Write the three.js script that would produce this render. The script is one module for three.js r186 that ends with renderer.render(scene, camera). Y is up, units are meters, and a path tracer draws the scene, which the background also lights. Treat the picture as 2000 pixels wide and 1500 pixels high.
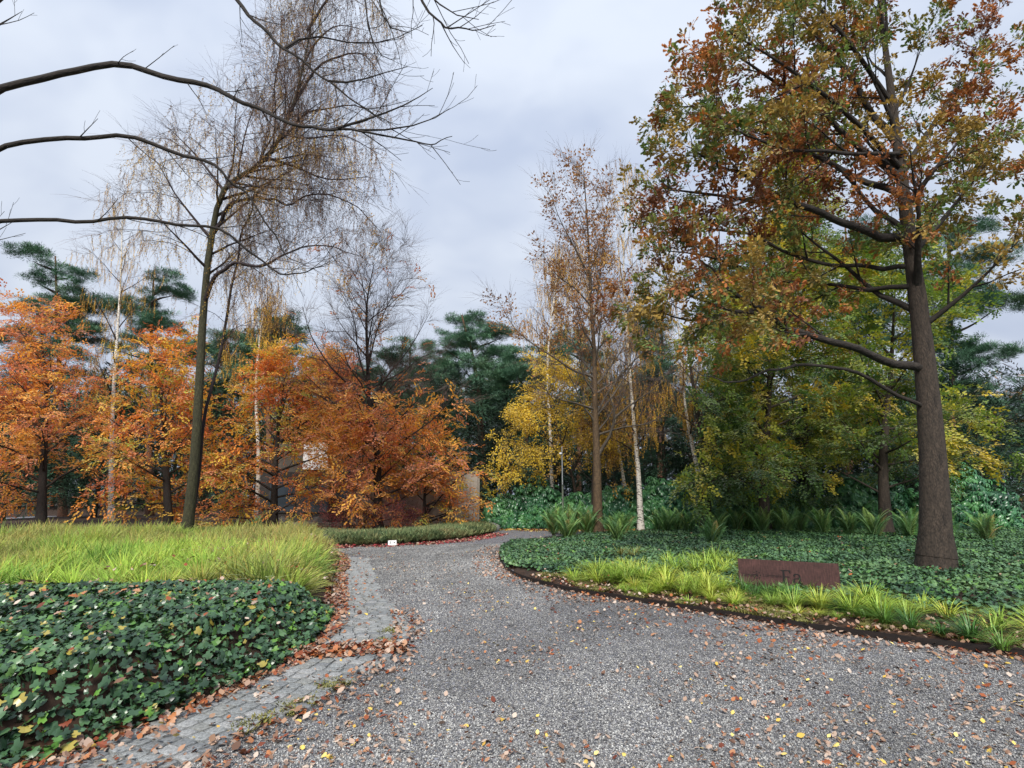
import * as THREE from 'three';
import { ImprovedNoise } from 'three/addons/math/ImprovedNoise.js';
import { FontLoader } from 'three/addons/loaders/FontLoader.js';
import { TextGeometry } from 'three/addons/geometries/TextGeometry.js';
import { mergeGeometries } from 'three/addons/utils/BufferGeometryUtils.js';

// ---------------------------------------------------------------- camera, sky, sun, exposure
const scene = new THREE.Scene();
const FOCAL = 1133, PITCH = Math.atan(215 / FOCAL), EYE = 1.6;   // in pixels of the 2000 x 1500 photograph
const camera = new THREE.PerspectiveCamera(2 * Math.atan(750 / FOCAL) * 180 / Math.PI, 4 / 3, 0.1, 500);
camera.position.set(0, EYE, 0); camera.rotation.x = PITCH; camera.updateMatrixWorld();
const renderer = new THREE.WebGLRenderer({ antialias: true });
renderer.toneMapping = THREE.LinearToneMapping;
renderer.toneMappingExposure = 3.2;
renderer.shadowMap.enabled = true;

const perlin = new ImprovedNoise();
const noise = (x, y, z = 0) => perlin.noise(x, y, z);
const fbm = (x, y, z, n = 4) => { let a = 0, s = 1, t = 0; for (let i = 0; i < n; i++) { a += s * noise(x, y, z); t += s; s *= 0.5; x *= 2.03; y *= 2.03; z *= 2.03; } return a / t; };
const clamp = (x, a = 0, b = 1) => Math.min(b, Math.max(a, x));
const smooth = (a, b, x) => { const t = clamp((x - a) / (b - a)); return t * t * (3 - 2 * t); };
const lerp = (a, b, t) => a + (b - a) * t;
function rng(seed) { let s = (seed * 2654435761) | 0; return () => { s = (s + 0x6d2b79f5) | 0; let t = Math.imul(s ^ (s >>> 15), 1 | s); t = (t + Math.imul(t ^ (t >>> 7), 61 | t)) ^ t; return ((t ^ (t >>> 14)) >>> 0) / 4294967296; }; }
const V = (x, y, z) => new THREE.Vector3(x, y, z);

{ // even grey cloud with soft streaks, all the way round
  const w = 1024, h = 512, data = new Float32Array(w * h * 4);
  for (let y = 0; y < h; y++) {
    const e = (y + 0.5) / h * Math.PI - Math.PI / 2, ce = Math.cos(e), se = Math.sin(e);
    for (let x = 0; x < w; x++) {
      const a = (x + 0.5) / w * 2 * Math.PI - Math.PI, dx = ce * Math.cos(a), dz = ce * Math.sin(a);
      const k = 1.6 / (Math.max(se, 0) + 0.45), px = dx * k, pz = dz * k;
      const wob = fbm(px * 1.3 + 4, pz * 1.3, 2.5, 3) * 0.9;
      const c = fbm(px * 1.5 + wob + 11, pz * 2.6 - wob + 3, 0.7, 6);
      const fine = fbm(px * 5 + wob * 2, pz * 9, 5.1, 4);
      const b = clamp(0.55 + 1.4 * c + 0.5 * fine);
      const up = 0.86 + 0.36 * Math.max(0, se);
      const o = (y * w + x) * 4;
      data[o] = lerp(0.535, 0.735, b) * up / 3.2; data[o + 1] = lerp(0.615, 0.805, b) * up / 3.2; data[o + 2] = lerp(0.785, 0.93, b) * up / 3.2; data[o + 3] = 1;
    }
  }
  const t = new THREE.DataTexture(data, w, h, THREE.RGBAFormat, THREE.FloatType);
  t.mapping = THREE.EquirectangularReflectionMapping; t.magFilter = THREE.LinearFilter; t.needsUpdate = true;
  scene.background = t; scene.environment = t;
}
const sun = new THREE.DirectionalLight(new THREE.Color(1, 0.955, 0.88), 1.5);
sun.position.set(-5, 40, 30); sun.target.position.set(0, 0, -14); sun.castShadow = true; sun.shadow.radius = 32;
sun.shadow.mapSize.set(2048, 2048);
Object.assign(sun.shadow.camera, { left: -45, right: 45, top: 45, bottom: -45, near: 1, far: 160 });
scene.add(sun, sun.target);

// ---------------------------------------------------------------- helpers
const PC = Math.cos(PITCH), PS = Math.sin(PITCH);
function P(u, v, depth) {            // the point of a photo pixel on the upright plane at that distance ahead
  const x = (u - 1000) / FOCAL, y = (750 - v) / FOCAL, wy = y * PC + PS, wz = y * PS - PC, t = depth / -wz;
  return V(x * t, EYE + wy * t, -depth);
}
function G(u, v, h = 0) {            // the point of a photo pixel on level ground
  const x = (u - 1000) / FOCAL, y = (750 - v) / FOCAL, wy = y * PC + PS, wz = y * PS - PC, t = (h - EYE) / wy;
  return V(x * t, h, wz * t);
}
const taken = {};
function numbered(name) { const n = taken[name] = (taken[name] ?? -1) + 1; return n ? name + '_' + String(n).padStart(3, '0') : name; }
function shadows(o) { o.castShadow = o.receiveShadow = true; return o; }
function mesh(name, g, m, parent) { const o = shadows(new THREE.Mesh(g, m)); o.name = parent ? name : numbered(name); (parent ?? scene).add(o); return o; }
function tag(o, label, category, group) { o.userData.label = label; o.userData.category = category; if (group) o.userData.group = group; return o; }
function thing(name, label, category, p, group) { const o = new THREE.Group(); o.name = numbered(name); if (p) o.position.copy(p); scene.add(o); return tag(o, label, category, group); }
function structure(o) { o.userData.kind = 'structure'; return o; }
function stuff(o) { o.userData.kind = 'stuff'; return o; }

class Geo {                          // triangles with normals left to computeVertexNormals
  constructor() { this.p = []; this.c = []; this.i = []; this.uv = []; }
  v(x, y, z, c = 1, u = 0, w = 0) { this.p.push(x, y, z); if (Array.isArray(c)) this.c.push(...c); else this.c.push(c, c, c); this.uv.push(u, w); return this.p.length / 3 - 1; }
  t(...k) { this.i.push(...k); }
  build(flat) {
    let g = new THREE.BufferGeometry();
    g.setAttribute('position', new THREE.Float32BufferAttribute(this.p, 3));
    g.setAttribute('color', new THREE.Float32BufferAttribute(this.c, 3));
    g.setAttribute('uv', new THREE.Float32BufferAttribute(this.uv, 2));
    g.setIndex(this.i);
    if (flat) g = g.toNonIndexed();
    g.computeVertexNormals();
    return g;
  }
}
const _m = new THREE.Matrix4(), _q = new THREE.Quaternion(), _s = V(1, 1, 1), _x = V(), _y = V(), _z = V(), _c = new THREE.Color();
function basis(p, x, up, s, out = _m) {   // local x along x, local y near up
  _x.copy(x).normalize(); _z.crossVectors(_x, up); if (_z.lengthSq() < 1e-6) _z.set(0.3, 0, 1).cross(_x); _z.normalize(); _y.crossVectors(_z, _x);
  out.makeBasis(_x, _y, _z); if (s.isVector3) out.scale(s); else out.scale(_s.set(s, s, s)); return out.setPosition(p);
}
function copies(name, g, m, list, parent, kind = 'stuff') {   // list: [matrix, colour]
  const o = shadows(new THREE.InstancedMesh(g, m, list.length)); o.name = parent ? name : numbered(name);
  list.forEach(([mm, c], k) => { o.setMatrixAt(k, mm); o.setColorAt(k, c); });
  o.userData.kind = kind; (parent ?? scene).add(o); return o;
}
const lin = (hex) => new THREE.Color(hex);
function palette(...hexes) { const cs = hexes.map(lin); return (t) => { const f = clamp(t) * (cs.length - 1), k = Math.min(cs.length - 2, Math.floor(f)); return cs[k].clone().lerp(cs[k + 1], f - k); }; }

// ---------------------------------------------------------------- computed surfaces
function texture(n, fn, srgb = true, m = n) {
  const d = new Uint8Array(n * m * 4);
  for (let y = 0; y < m; y++) for (let x = 0; x < n; x++) { const c = fn(x / n, y / m, x, y), o = (y * n + x) * 4; d[o] = clamp(c[0]) * 255; d[o + 1] = clamp(c[1]) * 255; d[o + 2] = clamp(c[2]) * 255; d[o + 3] = 255; }
  const t = new THREE.DataTexture(d, n, m); t.wrapS = t.wrapT = THREE.RepeatWrapping; t.magFilter = THREE.LinearFilter; t.minFilter = THREE.LinearMipmapLinearFilter; t.generateMipmaps = true;
  if (srgb) t.colorSpace = THREE.SRGBColorSpace; t.needsUpdate = true; return t;
}
const tileNoise = (u, v, f, s, n = 3) => {   // repeats every unit
  const at = (a, b) => fbm(a * f, b * f, s, n), k = (t) => smooth(0, 1, t);
  return lerp(lerp(at(u, v), at(u - 1, v), k(u)), lerp(at(u, v - 1), at(u - 1, v - 1), k(u)), k(v));
};
function gravelMaps(n, cells) {      // packed chippings: nearest-stone cells, each with its own grey
  const r = rng(5), px = new Float32Array(cells * cells), py = px.slice(), tone = px.slice(), hue = px.slice();
  for (let k = 0; k < px.length; k++) { px[k] = r(); py[k] = r(); tone[k] = r(); hue[k] = r(); }
  const col = new Uint8Array(n * n * 4), bump = new Uint8Array(n * n * 4);
  for (let y = 0; y < n; y++) for (let x = 0; x < n; x++) {
    const fx = x / n * cells, fy = y / n * cells, ix = Math.floor(fx), iy = Math.floor(fy); let b1 = 9, b2 = 9, id = 0;
    for (let j = -1; j <= 1; j++) for (let i = -1; i <= 1; i++) {
      const k = ((iy + j + cells) % cells) * cells + (ix + i + cells) % cells, dx = ix + i + px[k] - fx, dy = iy + j + py[k] - fy, d = dx * dx + dy * dy;
      if (d < b1) { b2 = b1; b1 = d; id = k; } else if (d < b2) b2 = d;
    }
    const cx = fx / 2.6, cy = fy / 2.6, jx = Math.floor(cx), jy = Math.floor(cy), half = cells / 2.6 | 0; let c1 = 9, cid = 0;
    for (let j = -1; j <= 1; j++) for (let i = -1; i <= 1; i++) { const k = ((jy + j + half) % half) * cells + (jx + i + half) % half, dx = jx + i + py[k] - cx, dy = jy + j + px[k] - cy, d = dx * dx + dy * dy; if (d < c1) { c1 = d; cid = k; } }
    if (c1 < 0.11 && tone[cid] > 0.45) { id = cid; b1 = 0; b2 = 0.3; }
    const edge = Math.sqrt(b2) - Math.sqrt(b1), h = clamp(edge * 2.2), t = tone[id], o = (y * n + x) * 4;
    let g = t < 0.32 ? 0.34 + 0.14 * hue[id] : t < 0.7 ? 0.48 + 0.16 * hue[id] : 0.68 + 0.2 * hue[id];
    g *= 0.94 + 0.12 * noise(x * 0.35, y * 0.35, 3);
    const w = (hue[id] - 0.5) * 0.06;
    col[o] = clamp(g + w) * 255; col[o + 1] = clamp(g + w * 0.3) * 255; col[o + 2] = clamp(g + 0.02 - w * 0.6) * 255; col[o + 3] = 255;
    bump[o] = bump[o + 1] = bump[o + 2] = (0.25 + 0.75 * h * (0.5 + 0.5 * hue[id])) * 255; bump[o + 3] = 255;
  }
  const mk = (d, s) => { const t = new THREE.DataTexture(d, n, n); t.wrapS = t.wrapT = THREE.RepeatWrapping; t.magFilter = THREE.LinearFilter; if (s) t.colorSpace = THREE.SRGBColorSpace; t.needsUpdate = true; return t; };
  return [mk(col, true), mk(bump, false)];
}
const [gravelColor, gravelBump] = gravelMaps(2048, 260);
const soilColor = texture(512, (u, v) => { const a = tileNoise(u, v, 9, 1.5, 5), b = tileNoise(u, v, 34, 7.5, 3), g = 0.26 + 0.16 * a + 0.16 * b; return [g * 1.12, g * 0.88, g * 0.66]; });
const soilBump = texture(512, (u, v) => { const g = 0.5 + 0.6 * tileNoise(u, v, 40, 2.2, 4); return [g, g, g]; }, false);
const barkBump = texture(256, (u, v) => { const g = 0.5 + 0.55 * tileNoise(u, v * 0.999, 14, 3.3, 3) * (0.6 + Math.abs(noise(u * 40, v * 6, 1))); return [g, g, g]; }, false);
const barkColor = texture(256, (u, v) => { const a = tileNoise(u, v, 6, 8.8, 4), b = tileNoise(u, v, 26, 1.8, 3), g = 0.76 + 0.55 * a + 0.6 * b; return [g, g * 0.985, g * 0.96]; });
const birchColor = texture(256, (u, v) => {
  const band = noise(u * 3.0 + 4, v * 34, 2.7) + 0.5 * noise(u * 7, v * 70, 9.1), scar = smooth(0.22, 0.36, band), patch = smooth(0.16, 0.3, tileNoise(u, v, 5, 6.2, 3));
  const g = lerp(lerp(0.97, 0.86, 0.5 + tileNoise(u, v, 22, 4, 3)), 0.14, Math.max(scar, patch * 0.8)); return [g, g * 0.975, g * 0.93];
}, true, 512);
const mat = (o) => new THREE.MeshStandardMaterial({ roughness: 0.85, ...o });
const bark = (hex, o = {}) => mat({ color: lin(hex), map: barkColor, bumpMap: barkBump, bumpScale: 0.03, roughness: 0.9, ...o });
const leafMat = (o = {}) => new THREE.MeshPhysicalMaterial({ vertexColors: true, side: THREE.DoubleSide, roughness: 1, transmission: 0.38, thickness: 0, ...o });
const solidLeaf = (o = {}) => mat({ vertexColors: true, side: THREE.DoubleSide, roughness: 0.6, ...o });
const LEAF = leafMat({ transmission: 0.5 }), DULL = solidLeaf({ roughness: 0.75 }), GLOSSY = solidLeaf({ roughness: 0.32 }), WET = solidLeaf({ roughness: 0.5 });

// ---------------------------------------------------------------- ground plan (metres, camera over the origin, looking along -z)
const poly = (a) => a.map(([x, z]) => [x, z]);
const BED_LEFT = poly([[-9, -0.9], [-4.1, -2.5], [-3.0, -3.55], [-2.58, -4.43], [-2.42, -5.2], [-2.24, -5.8], [-2.2, -6.56], [-2.36, -7.82], [-2.8, -9.46], [-3.45, -11.69], [-4.08, -14.22], [-4.68, -15.95], [-5.48, -17.4], [-7, -18.2], [-12, -19], [-32, -19.6], [-32, -0.9]]);
const BED_MIDDLE = poly([[-32, -20.8], [-12, -20.2], [-6.6, -19.0], [-5.69, -18.62], [-4.74, -18.6], [-3.29, -19.3], [-1.81, -21.2], [-0.73, -24.4], [-0.75, -26.3], [-1.7, -28.2], [-2, -44], [-32, -44]]);
const BED_RIGHT = poly([[1.12, -21.89], [0.5, -21.0], [0.17, -20.07], [-0.12, -18.6], [-0.29, -16.92], [-0.33, -15.6], [-0.28, -14.75], [-0.18, -13.4], [0.0, -12.3], [0.22, -11.55], [0.55, -10.85], [1.0, -10.1], [1.59, -9.46], [2.75, -8.23], [3.49, -7.47], [5, -6.25], [8, -4.7], [14, -3], [32, -1], [32, -27], [6, -25.0], [2.5, -23.3]]);
const BED_WOOD = poly([[-0.9, -28.0], [0.3, -26.9], [1.2, -26.8], [3, -26.7], [6, -26.9], [32, -29], [60, -40], [60, -95], [-60, -95], [-60, -44.5], [-1.7, -44.5]]);
const inside = (q, x, z) => { let c = false; for (let i = 0, j = q.length - 1; i < q.length; j = i++) if ((q[i][1] > z) !== (q[j][1] > z) && x < (q[j][0] - q[i][0]) * (z - q[i][1]) / (q[j][1] - q[i][1]) + q[i][0]) c = !c; return c; };
const segDist = (a, b, x, z) => { const dx = b[0] - a[0], dz = b[1] - a[1], t = clamp(((x - a[0]) * dx + (z - a[1]) * dz) / (dx * dx + dz * dz)); return Math.hypot(x - a[0] - dx * t, z - a[1] - dz * t); };
const edgeDist = (q, x, z) => { let d = 1e9; for (let i = 0; i < q.length; i++) d = Math.min(d, segDist(q[i], q[(i + 1) % q.length], x, z)); return inside(q, x, z) ? d : -d; };
const leftHeight = (x, z, d) => { const ivy = smooth(-9.2, -7.6, z + 0.12 * (x + 2)); return d < -0.02 ? -0.06 : lerp(0.02 + 0.22 * smooth(0, 0.9, d), 0.02 + 0.4 * smooth(-0.02, 0.5, d), ivy) + (0.03 * noise(x * 1.3, z * 1.3, 4) + 0.16 * noise(x * 0.5, z * 0.5, 7) * (1 - ivy)) * smooth(0, 0.8, d); };
const midHeight = (x, z, d) => (d < 0 ? -0.06 : 0.05 + 0.06 * smooth(0, 1.2, d) + 0.12 * smooth(2, 7, d));
const rightHeight = (x, z, d) => (d < 0.06 && d !== 0 ? -0.06 : 0.055 + 0.12 * smooth(0.4, 3.5, d) + 0.05 * smooth(0.5, 3, d) * noise(x * 0.6, z * 0.6, 2));
const woodHeight = (x, z, d) => (d < 0 ? -0.06 : 0.03 + 0.22 * smooth(0, 6, d));
function bed(name, q, height, step, m, box) {
  const g = new Geo(), [x0, x1, z0, z1] = box, nx = Math.round((x1 - x0) / step), nz = Math.round((z1 - z0) / step);
  for (let j = 0; j <= nz; j++) for (let i = 0; i <= nx; i++) { const x = x0 + (x1 - x0) * i / nx, z = z0 + (z1 - z0) * j / nz; g.v(x, height(x, z, edgeDist(q, x, z)), z, 1, x / 2.2, z / 2.2); }
  for (let j = 0; j < nz; j++) for (let i = 0; i < nx; i++) {
    const a = j * (nx + 1) + i, b = a + 1, c = a + nx + 1, d = c + 1;
    if ([a, b, c, d].some((k) => g.p[k * 3 + 1] > -0.05)) g.t(a, c, b, b, c, d);
  }
  return structure(mesh(name, g.build(), m));
}
const SOIL = mat({ color: lin('#b39a80'), map: soilColor, bumpMap: soilBump, bumpScale: 0.02, roughness: 0.95 });
{
  const g = new THREE.PlaneGeometry(600, 600); g.rotateX(-Math.PI / 2); g.translate(0, -0.07, -120);
  g.attributes.uv.array.forEach((v, i, a) => { a[i] = v * 270; });
  structure(mesh('ground', g, SOIL));
  const r = new THREE.PlaneGeometry(70, 60, 70, 60); r.rotateX(-Math.PI / 2); r.translate(0, 0, -20);
  for (let k = 0; k < r.attributes.position.count; k++) { const x = r.attributes.position.getX(k), z = r.attributes.position.getZ(k); r.attributes.position.setY(k, 0.012 * noise(x * 0.4, z * 0.4, 1)); r.attributes.uv.setXY(k, x / 3.9, z / 3.9); }
  r.computeVertexNormals();
  structure(mesh('gravel_drive', r, mat({ color: lin('#cbcbcd'), map: gravelColor, bumpMap: gravelBump, bumpScale: 0.014, roughness: 0.7 })));
  bed('planting_bed_beside_paving', BED_LEFT, leftHeight, 0.16, SOIL, [-16, -2, -19.6, -0.8]);
  bed('planting_bed_under_beeches', BED_MIDDLE, midHeight, 0.3, SOIL, [-32, -0.4, -44.2, -18.4]);
  bed('planting_bed_around_oak', BED_RIGHT, rightHeight, 0.18, SOIL, [-0.6, 24, -26.6, -1.6]);
  bed('woodland_floor', BED_WOOD, woodHeight, 1.1, SOIL, [-60, 60, -95, -26]);
}
// ---------------------------------------------------------------- plants: leaves, sprays, branching
function leafShape(kind, L, W) {     // outline in the x (along) z (across) plane, folded along the middle
  if (kind === 'oval') return [[0, 0], [0.35, 0.5], [0.7, 0.4], [1, 0]].map(([x, z]) => [x * L, z * W]);
  if (kind === 'diamond') return [[0, 0], [0.45, 0.5], [1, 0]].map(([x, z]) => [x * L, z * W]);
  if (kind === 'oak') return [[0, 0.03], [0.18, 0.2], [0.26, 0.14], [0.42, 0.42], [0.5, 0.24], [0.66, 0.5], [0.74, 0.26], [0.86, 0.3], [1, 0]].map(([x, z]) => [x * L, z * W]);
  if (kind === 'maple') return [[0, 0.02], [-0.02, 0.3], [0.2, 0.26], [0.35, 0.5], [0.5, 0.3], [0.62, 0.36], [0.68, 0.16], [1, 0]].map(([x, z]) => [x * L, z * W]);
  if (kind === 'ivy') return [[0, 0], [-0.12, 0.28], [0.12, 0.52], [0.34, 0.28], [0.55, 0.42], [0.66, 0.2], [1, 0]].map(([x, z]) => [x * L, z * W]);
  if (kind === 'long') return [[0, 0.02], [0.3, 0.4], [0.65, 0.5], [0.9, 0.28], [1, 0]].map(([x, z]) => [x * L, z * W]);
}
const _a = V(), _b = V(), _e = V();
function addLeaf(g, shape, p, dir, up, fold, curl, c) {
  const m = basis(p, dir, up, 1, new THREE.Matrix4()), L = shape[shape.length - 1][0] || 1;
  const put = (x, z) => { _a.set(x, Math.abs(z) * fold - curl * x * x / L, z).applyMatrix4(m); return g.v(_a.x, _a.y, _a.z, c); };
  for (const s of [1, -1]) {
    const root = put(0, 0), tip = put(shape[shape.length - 1][0], 0), ids = [root];
    for (let k = 0; k < shape.length - 1; k++) if (Math.abs(shape[k][1]) > 1e-3) ids.push(put(shape[k][0], shape[k][1] * s));
    ids.push(tip);
    if (ids.length <= 4) { for (let k = 1; k < ids.length - 1; k++) s > 0 ? g.t(root, ids[k], ids[k + 1]) : g.t(root, ids[k + 1], ids[k]); continue; }
    const mids = ids.slice(1, -1).map((id, k) => put(clamp(shape[k + (Math.abs(shape[0][1]) > 1e-3 ? 0 : 1)][0] / L, 0.02, 1) * L, 0));
    for (let k = 1; k < ids.length - 2; k++) { const a = ids[k], b = ids[k + 1], ma = mids[k - 1], mb = mids[k]; s > 0 ? g.t(ma, a, b, ma, b, mb) : g.t(ma, b, a, ma, mb, b); }
  }
}
function stick(g, pts, r, c) {       // thin three-sided twig
  let prev = null;
  pts.forEach((p, k) => {
    const rr = r * (1 - 0.7 * k / (pts.length - 1)), ring = [0, 1, 2].map((j) => { const a = j * 2.094; return g.v(p.x, p.y + rr * Math.cos(a), p.z + rr * Math.sin(a), c); });
    if (prev) for (let j = 0; j < 3; j++) { const n = (j + 1) % 3; g.t(prev[j], ring[j], prev[n], prev[n], ring[j], ring[n]); }
    prev = ring;
  });
}
function spray({ seed = 1, n = 12, len = 0.4, kind = 'diamond', L = 0.07, W = 0.045, fold = 0.25, flat = 0.35, droop = 0.1, twig = 0.004, tip = 0, spread = 0.9, bark: bc = [0.25, 0.18, 0.14], vary = 0.3 }) {
  const g = new Geo(), r = rng(seed), shape = leafShape(kind, L, W), at = (t) => V(t * len, -droop * len * t * t, 0.1 * len * Math.sin(t * 3 + seed));
  if (twig) stick(g, [at(0), at(0.5), at(1)], twig, bc);
  for (let k = 0; k < n; k++) {
    const t = lerp(0.12 + 0.88 * (k + r()) / n, 0.55 + 0.45 * Math.sqrt((k + r()) / n), tip), side = k % 2 ? 1 : -1, p = at(t), off = 0.03 + 0.16 * r() * len;
    const dir = V(0.6 + 0.5 * r(), (r() - 0.5) * flat * 1.6 - 0.1, side * spread * (0.6 + 0.7 * r()) * (1 - 0.4 * t)).normalize();
    p.addScaledVector(dir, off); p.y += (r() - 0.5) * flat * 0.2;
    addLeaf(g, shape, p, dir, V((r() - 0.5) * flat * 2, 1, (r() - 0.5) * flat * 2), fold, 0.25 * r(), 1 - vary / 2 + vary * r());
  }
  return g.build();
}
class Wood {
  constructor() { this.p = []; this.n = []; this.uv = []; this.i = []; }
  tube(pts, rad, sides) {
    const n = pts.length, t = V(), side = V(), up = V(), last = V(1, 0, 0.2); let len = 0, base = this.p.length / 3;
    for (let k = 0; k < n; k++) {
      t.subVectors(pts[Math.min(n - 1, k + 1)], pts[Math.max(0, k - 1)]).normalize();
      side.copy(last).addScaledVector(t, -last.dot(t)); if (side.lengthSq() < 1e-5) side.set(t.y, -t.x, 0.1); side.normalize(); last.copy(side); up.crossVectors(t, side);
      if (k) len += pts[k].distanceTo(pts[k - 1]);
      for (let j = 0; j <= sides; j++) { const a = j / sides * 2 * Math.PI, c = Math.cos(a), s = Math.sin(a), nx = side.x * c + up.x * s, ny = side.y * c + up.y * s, nz = side.z * c + up.z * s, r = rad[k]; this.p.push(pts[k].x + nx * r, pts[k].y + ny * r, pts[k].z + nz * r); this.n.push(nx, ny, nz); this.uv.push(j / sides * Math.max(1, Math.round(rad[0] * 8)), len * 0.9); }
    }
    for (let k = 0; k < n - 1; k++) for (let j = 0; j < sides; j++) { const a = base + k * (sides + 1) + j, b = a + sides + 1; this.i.push(a, a + 1, b, a + 1, b + 1, b); }
  }
  build() { const g = new THREE.BufferGeometry(); g.setAttribute('position', new THREE.Float32BufferAttribute(this.p, 3)); g.setAttribute('normal', new THREE.Float32BufferAttribute(this.n, 3)); g.setAttribute('uv', new THREE.Float32BufferAttribute(this.uv, 2)); g.setIndex(this.i); return g; }
}
// levels[k] says what grows on a limb of level k: per (a metre), len, end (length at its tip against its foot), ang, up, wob, t0, rad
class Tree {
  constructor(seed, spec) { this.r = rng(seed); this.spec = spec; this.trunk = new Wood(); this.limbs = new Wood(); this.tips = []; this.seed = seed; }
  grow(pts, r0, r1, level, only) {
    const s = this.spec, r = this.r; let L = 0; for (let k = 1; k < pts.length; k++) L += pts[k].distanceTo(pts[k - 1]);
    const curve = new THREE.CatmullRomCurve3(pts), n = Math.max(pts.length > 2 || level < 2 ? 4 : 2, Math.min(level === 1 ? Math.max(9, pts.length * 4) : level ? 8 : 24, Math.round(L * (level === 1 && pts.length > 5 ? 5 : level ? 2.5 : 2.2)))), ts = level ? Array.from({ length: n + 1 }, (_, k) => k / n) : [...new Set([0, 0.08 / L, 0.18 / L, 0.32 / L, 0.55 / L, ...Array.from({ length: n }, (_, k) => (k + 1) / n)])].sort((a, b) => a - b), q = ts.map((t) => curve.getPoint(t)), rad = ts.map((t, k) => lerp(r0, r1, Math.pow(t, level ? 0.8 : 0.85)) * (level ? 1 : (1 + (s.flare ? 0.6 : 0.35) * Math.exp(-t * L / 0.42)) * (1 + 0.09 * noise(k * 0.9, this.seed, 2))));
    if (level === 1 && pts.length > 4) q.forEach((p, k) => { if (k > 1) { const f = 0.06 + rad[k] * 0.5; p.x += f * noise(k * 0.3, this.seed + pts[1].y, 1); p.y += f * 1.4 * noise(k * 0.33, this.seed + pts[1].x, 5); p.z += f * 2 * noise(k * 0.25, this.seed + pts[1].y, 9); } });
    (level ? this.limbs : this.trunk).tube(q, rad, level === 0 ? 10 : level === 1 ? 6 : level === 2 ? 4 : 3);
    const at = (t) => { let k = 0; while (k < ts.length - 2 && ts[k + 1] < t) k++; const f = k + (t - ts[k]) / (ts[k + 1] - ts[k]); return [q[k].clone().lerp(q[k + 1], f - k), q[k + 1].clone().sub(q[k]).normalize(), lerp(rad[k], rad[k + 1], f - k)]; };
    if (level >= s.leafFrom) { const m = Math.max(1, Math.round(L / s.leafStep)); for (let k = 0; k < m; k++) { const [p, d] = at(clamp((k + 0.3 + 0.7 * r()) / m)); this.tips.push({ p, d, level }); } }
    const c = s.levels[level]; if (!c || only) return;
    const m = Math.max(c.min ?? 2, Math.round(L * (1 - (c.t0 ?? 0.2)) * c.per));
    for (let k = 0; k < m; k++) {
      const t = (c.t0 ?? 0.2) + (1 - (c.t0 ?? 0.2)) * (k + 0.2 + 0.6 * r()) / m, [p, d, rr] = at(Math.min(t, 0.995));
      const side = V(1, 0, 0).cross(d); if (side.lengthSq() < 0.02) side.set(0, 0, 1); side.normalize().applyAxisAngle(d, k * 2.4 + r() * 1.2 + this.seed);
      if (c.flat && level) { side.y *= 1 - c.flat; side.addScaledVector(d, -side.dot(d)).normalize(); }
      const ang = lerp(c.ang, c.angEnd ?? c.ang, t) * (0.8 + 0.4 * r()), dir = d.clone().multiplyScalar(Math.cos(ang)).addScaledVector(side, Math.sin(ang));
      const len = c.len * lerp(1, c.end ?? 0.5, t) * (0.65 + 0.6 * r()) * (c.shape ? c.shape(t) : 1);
      if (s.prune && s.prune(p, dir, level)) continue;
      this.grow(this.path(p, dir, len, c), Math.min(rr * 0.62, c.rad ?? 9) * (0.8 + 0.3 * r()), Math.max(0.0025, (c.tip ?? 0.004)), level + 1);
    }
  }
  path(p, dir, len, c) { const n = len > 0.9 ? 4 : 2, out = [p.clone()], d = dir.clone(), q = p.clone(), r = this.r; for (let k = 0; k < n; k++) { d.x += (r() - 0.5) * c.wob; d.y += (r() - 0.5) * c.wob + (c.up ?? 0) / n; d.z += (r() - 0.5) * c.wob; d.normalize(); q.addScaledVector(d, len / n); out.push(q.clone()); } return out; }
  wood(parent, m, limbMat = m) { mesh('trunk', this.trunk.build(), m, parent); if (this.limbs.i.length) mesh('branches', this.limbs.build(), limbMat, parent); }
  foliage(parent, g, m, { gain = 1.5, sway = 0.25, every = 1, scale = 1, pal, freq = 0.7, mix = 0.3, bias = () => 0, keep = () => true, hang = false, tilt = 0.5, name = 'foliage', jit = 0, follow = 0.55 }) {
    const list = [], r = this.r;
    for (const { p, d } of this.tips) {
      const m0 = Math.floor(every) + (r() < every % 1 ? 1 : 0);
      for (let k = 0; k < m0; k++) {
        if (!keep(p, r)) continue;
        const q = p.clone(); if (jit) q.add(V((r() - 0.5) * jit, (r() - 0.5) * jit, (r() - 0.5) * jit));
        const dir = d.clone().multiplyScalar(follow).add(V((r() - 0.5) * 1.5, (r() - 0.5) * 0.7, (r() - 0.5) * 1.5)).normalize();
        const s = scale * (0.7 + 0.6 * r()), c = pal(0.5 + gain * fbm(p.x * freq + this.seed * 3.1, p.y * freq, p.z * freq, 3) + mix * (r() - 0.5) + bias(p));
        c.multiplyScalar(0.82 + 0.36 * r());
        const mm = hang ? new THREE.Matrix4().compose(q, new THREE.Quaternion().setFromEuler(new THREE.Euler((r() - 0.5) * sway, r() * 6.28, (r() - 0.5) * sway)), V(s, s * (0.6 + 0.8 * r()), s)) : basis(q, dir, V((r() - 0.5) * tilt, 1, (r() - 0.5) * tilt), s, new THREE.Matrix4());
        list.push([mm, c]);
      }
    }
    return list.length ? copies(name, g, m, list, parent) : null;
  }
}
const up = (...pts) => pts.map(([u, v, d]) => P(u, v, d));
// a tree's Group stands at its foot; its own geometry is written in world metres and moved back
function settle(o, foot) { o.position.copy(foot); for (const c of o.children) c.position.sub(foot); return o; }
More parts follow.
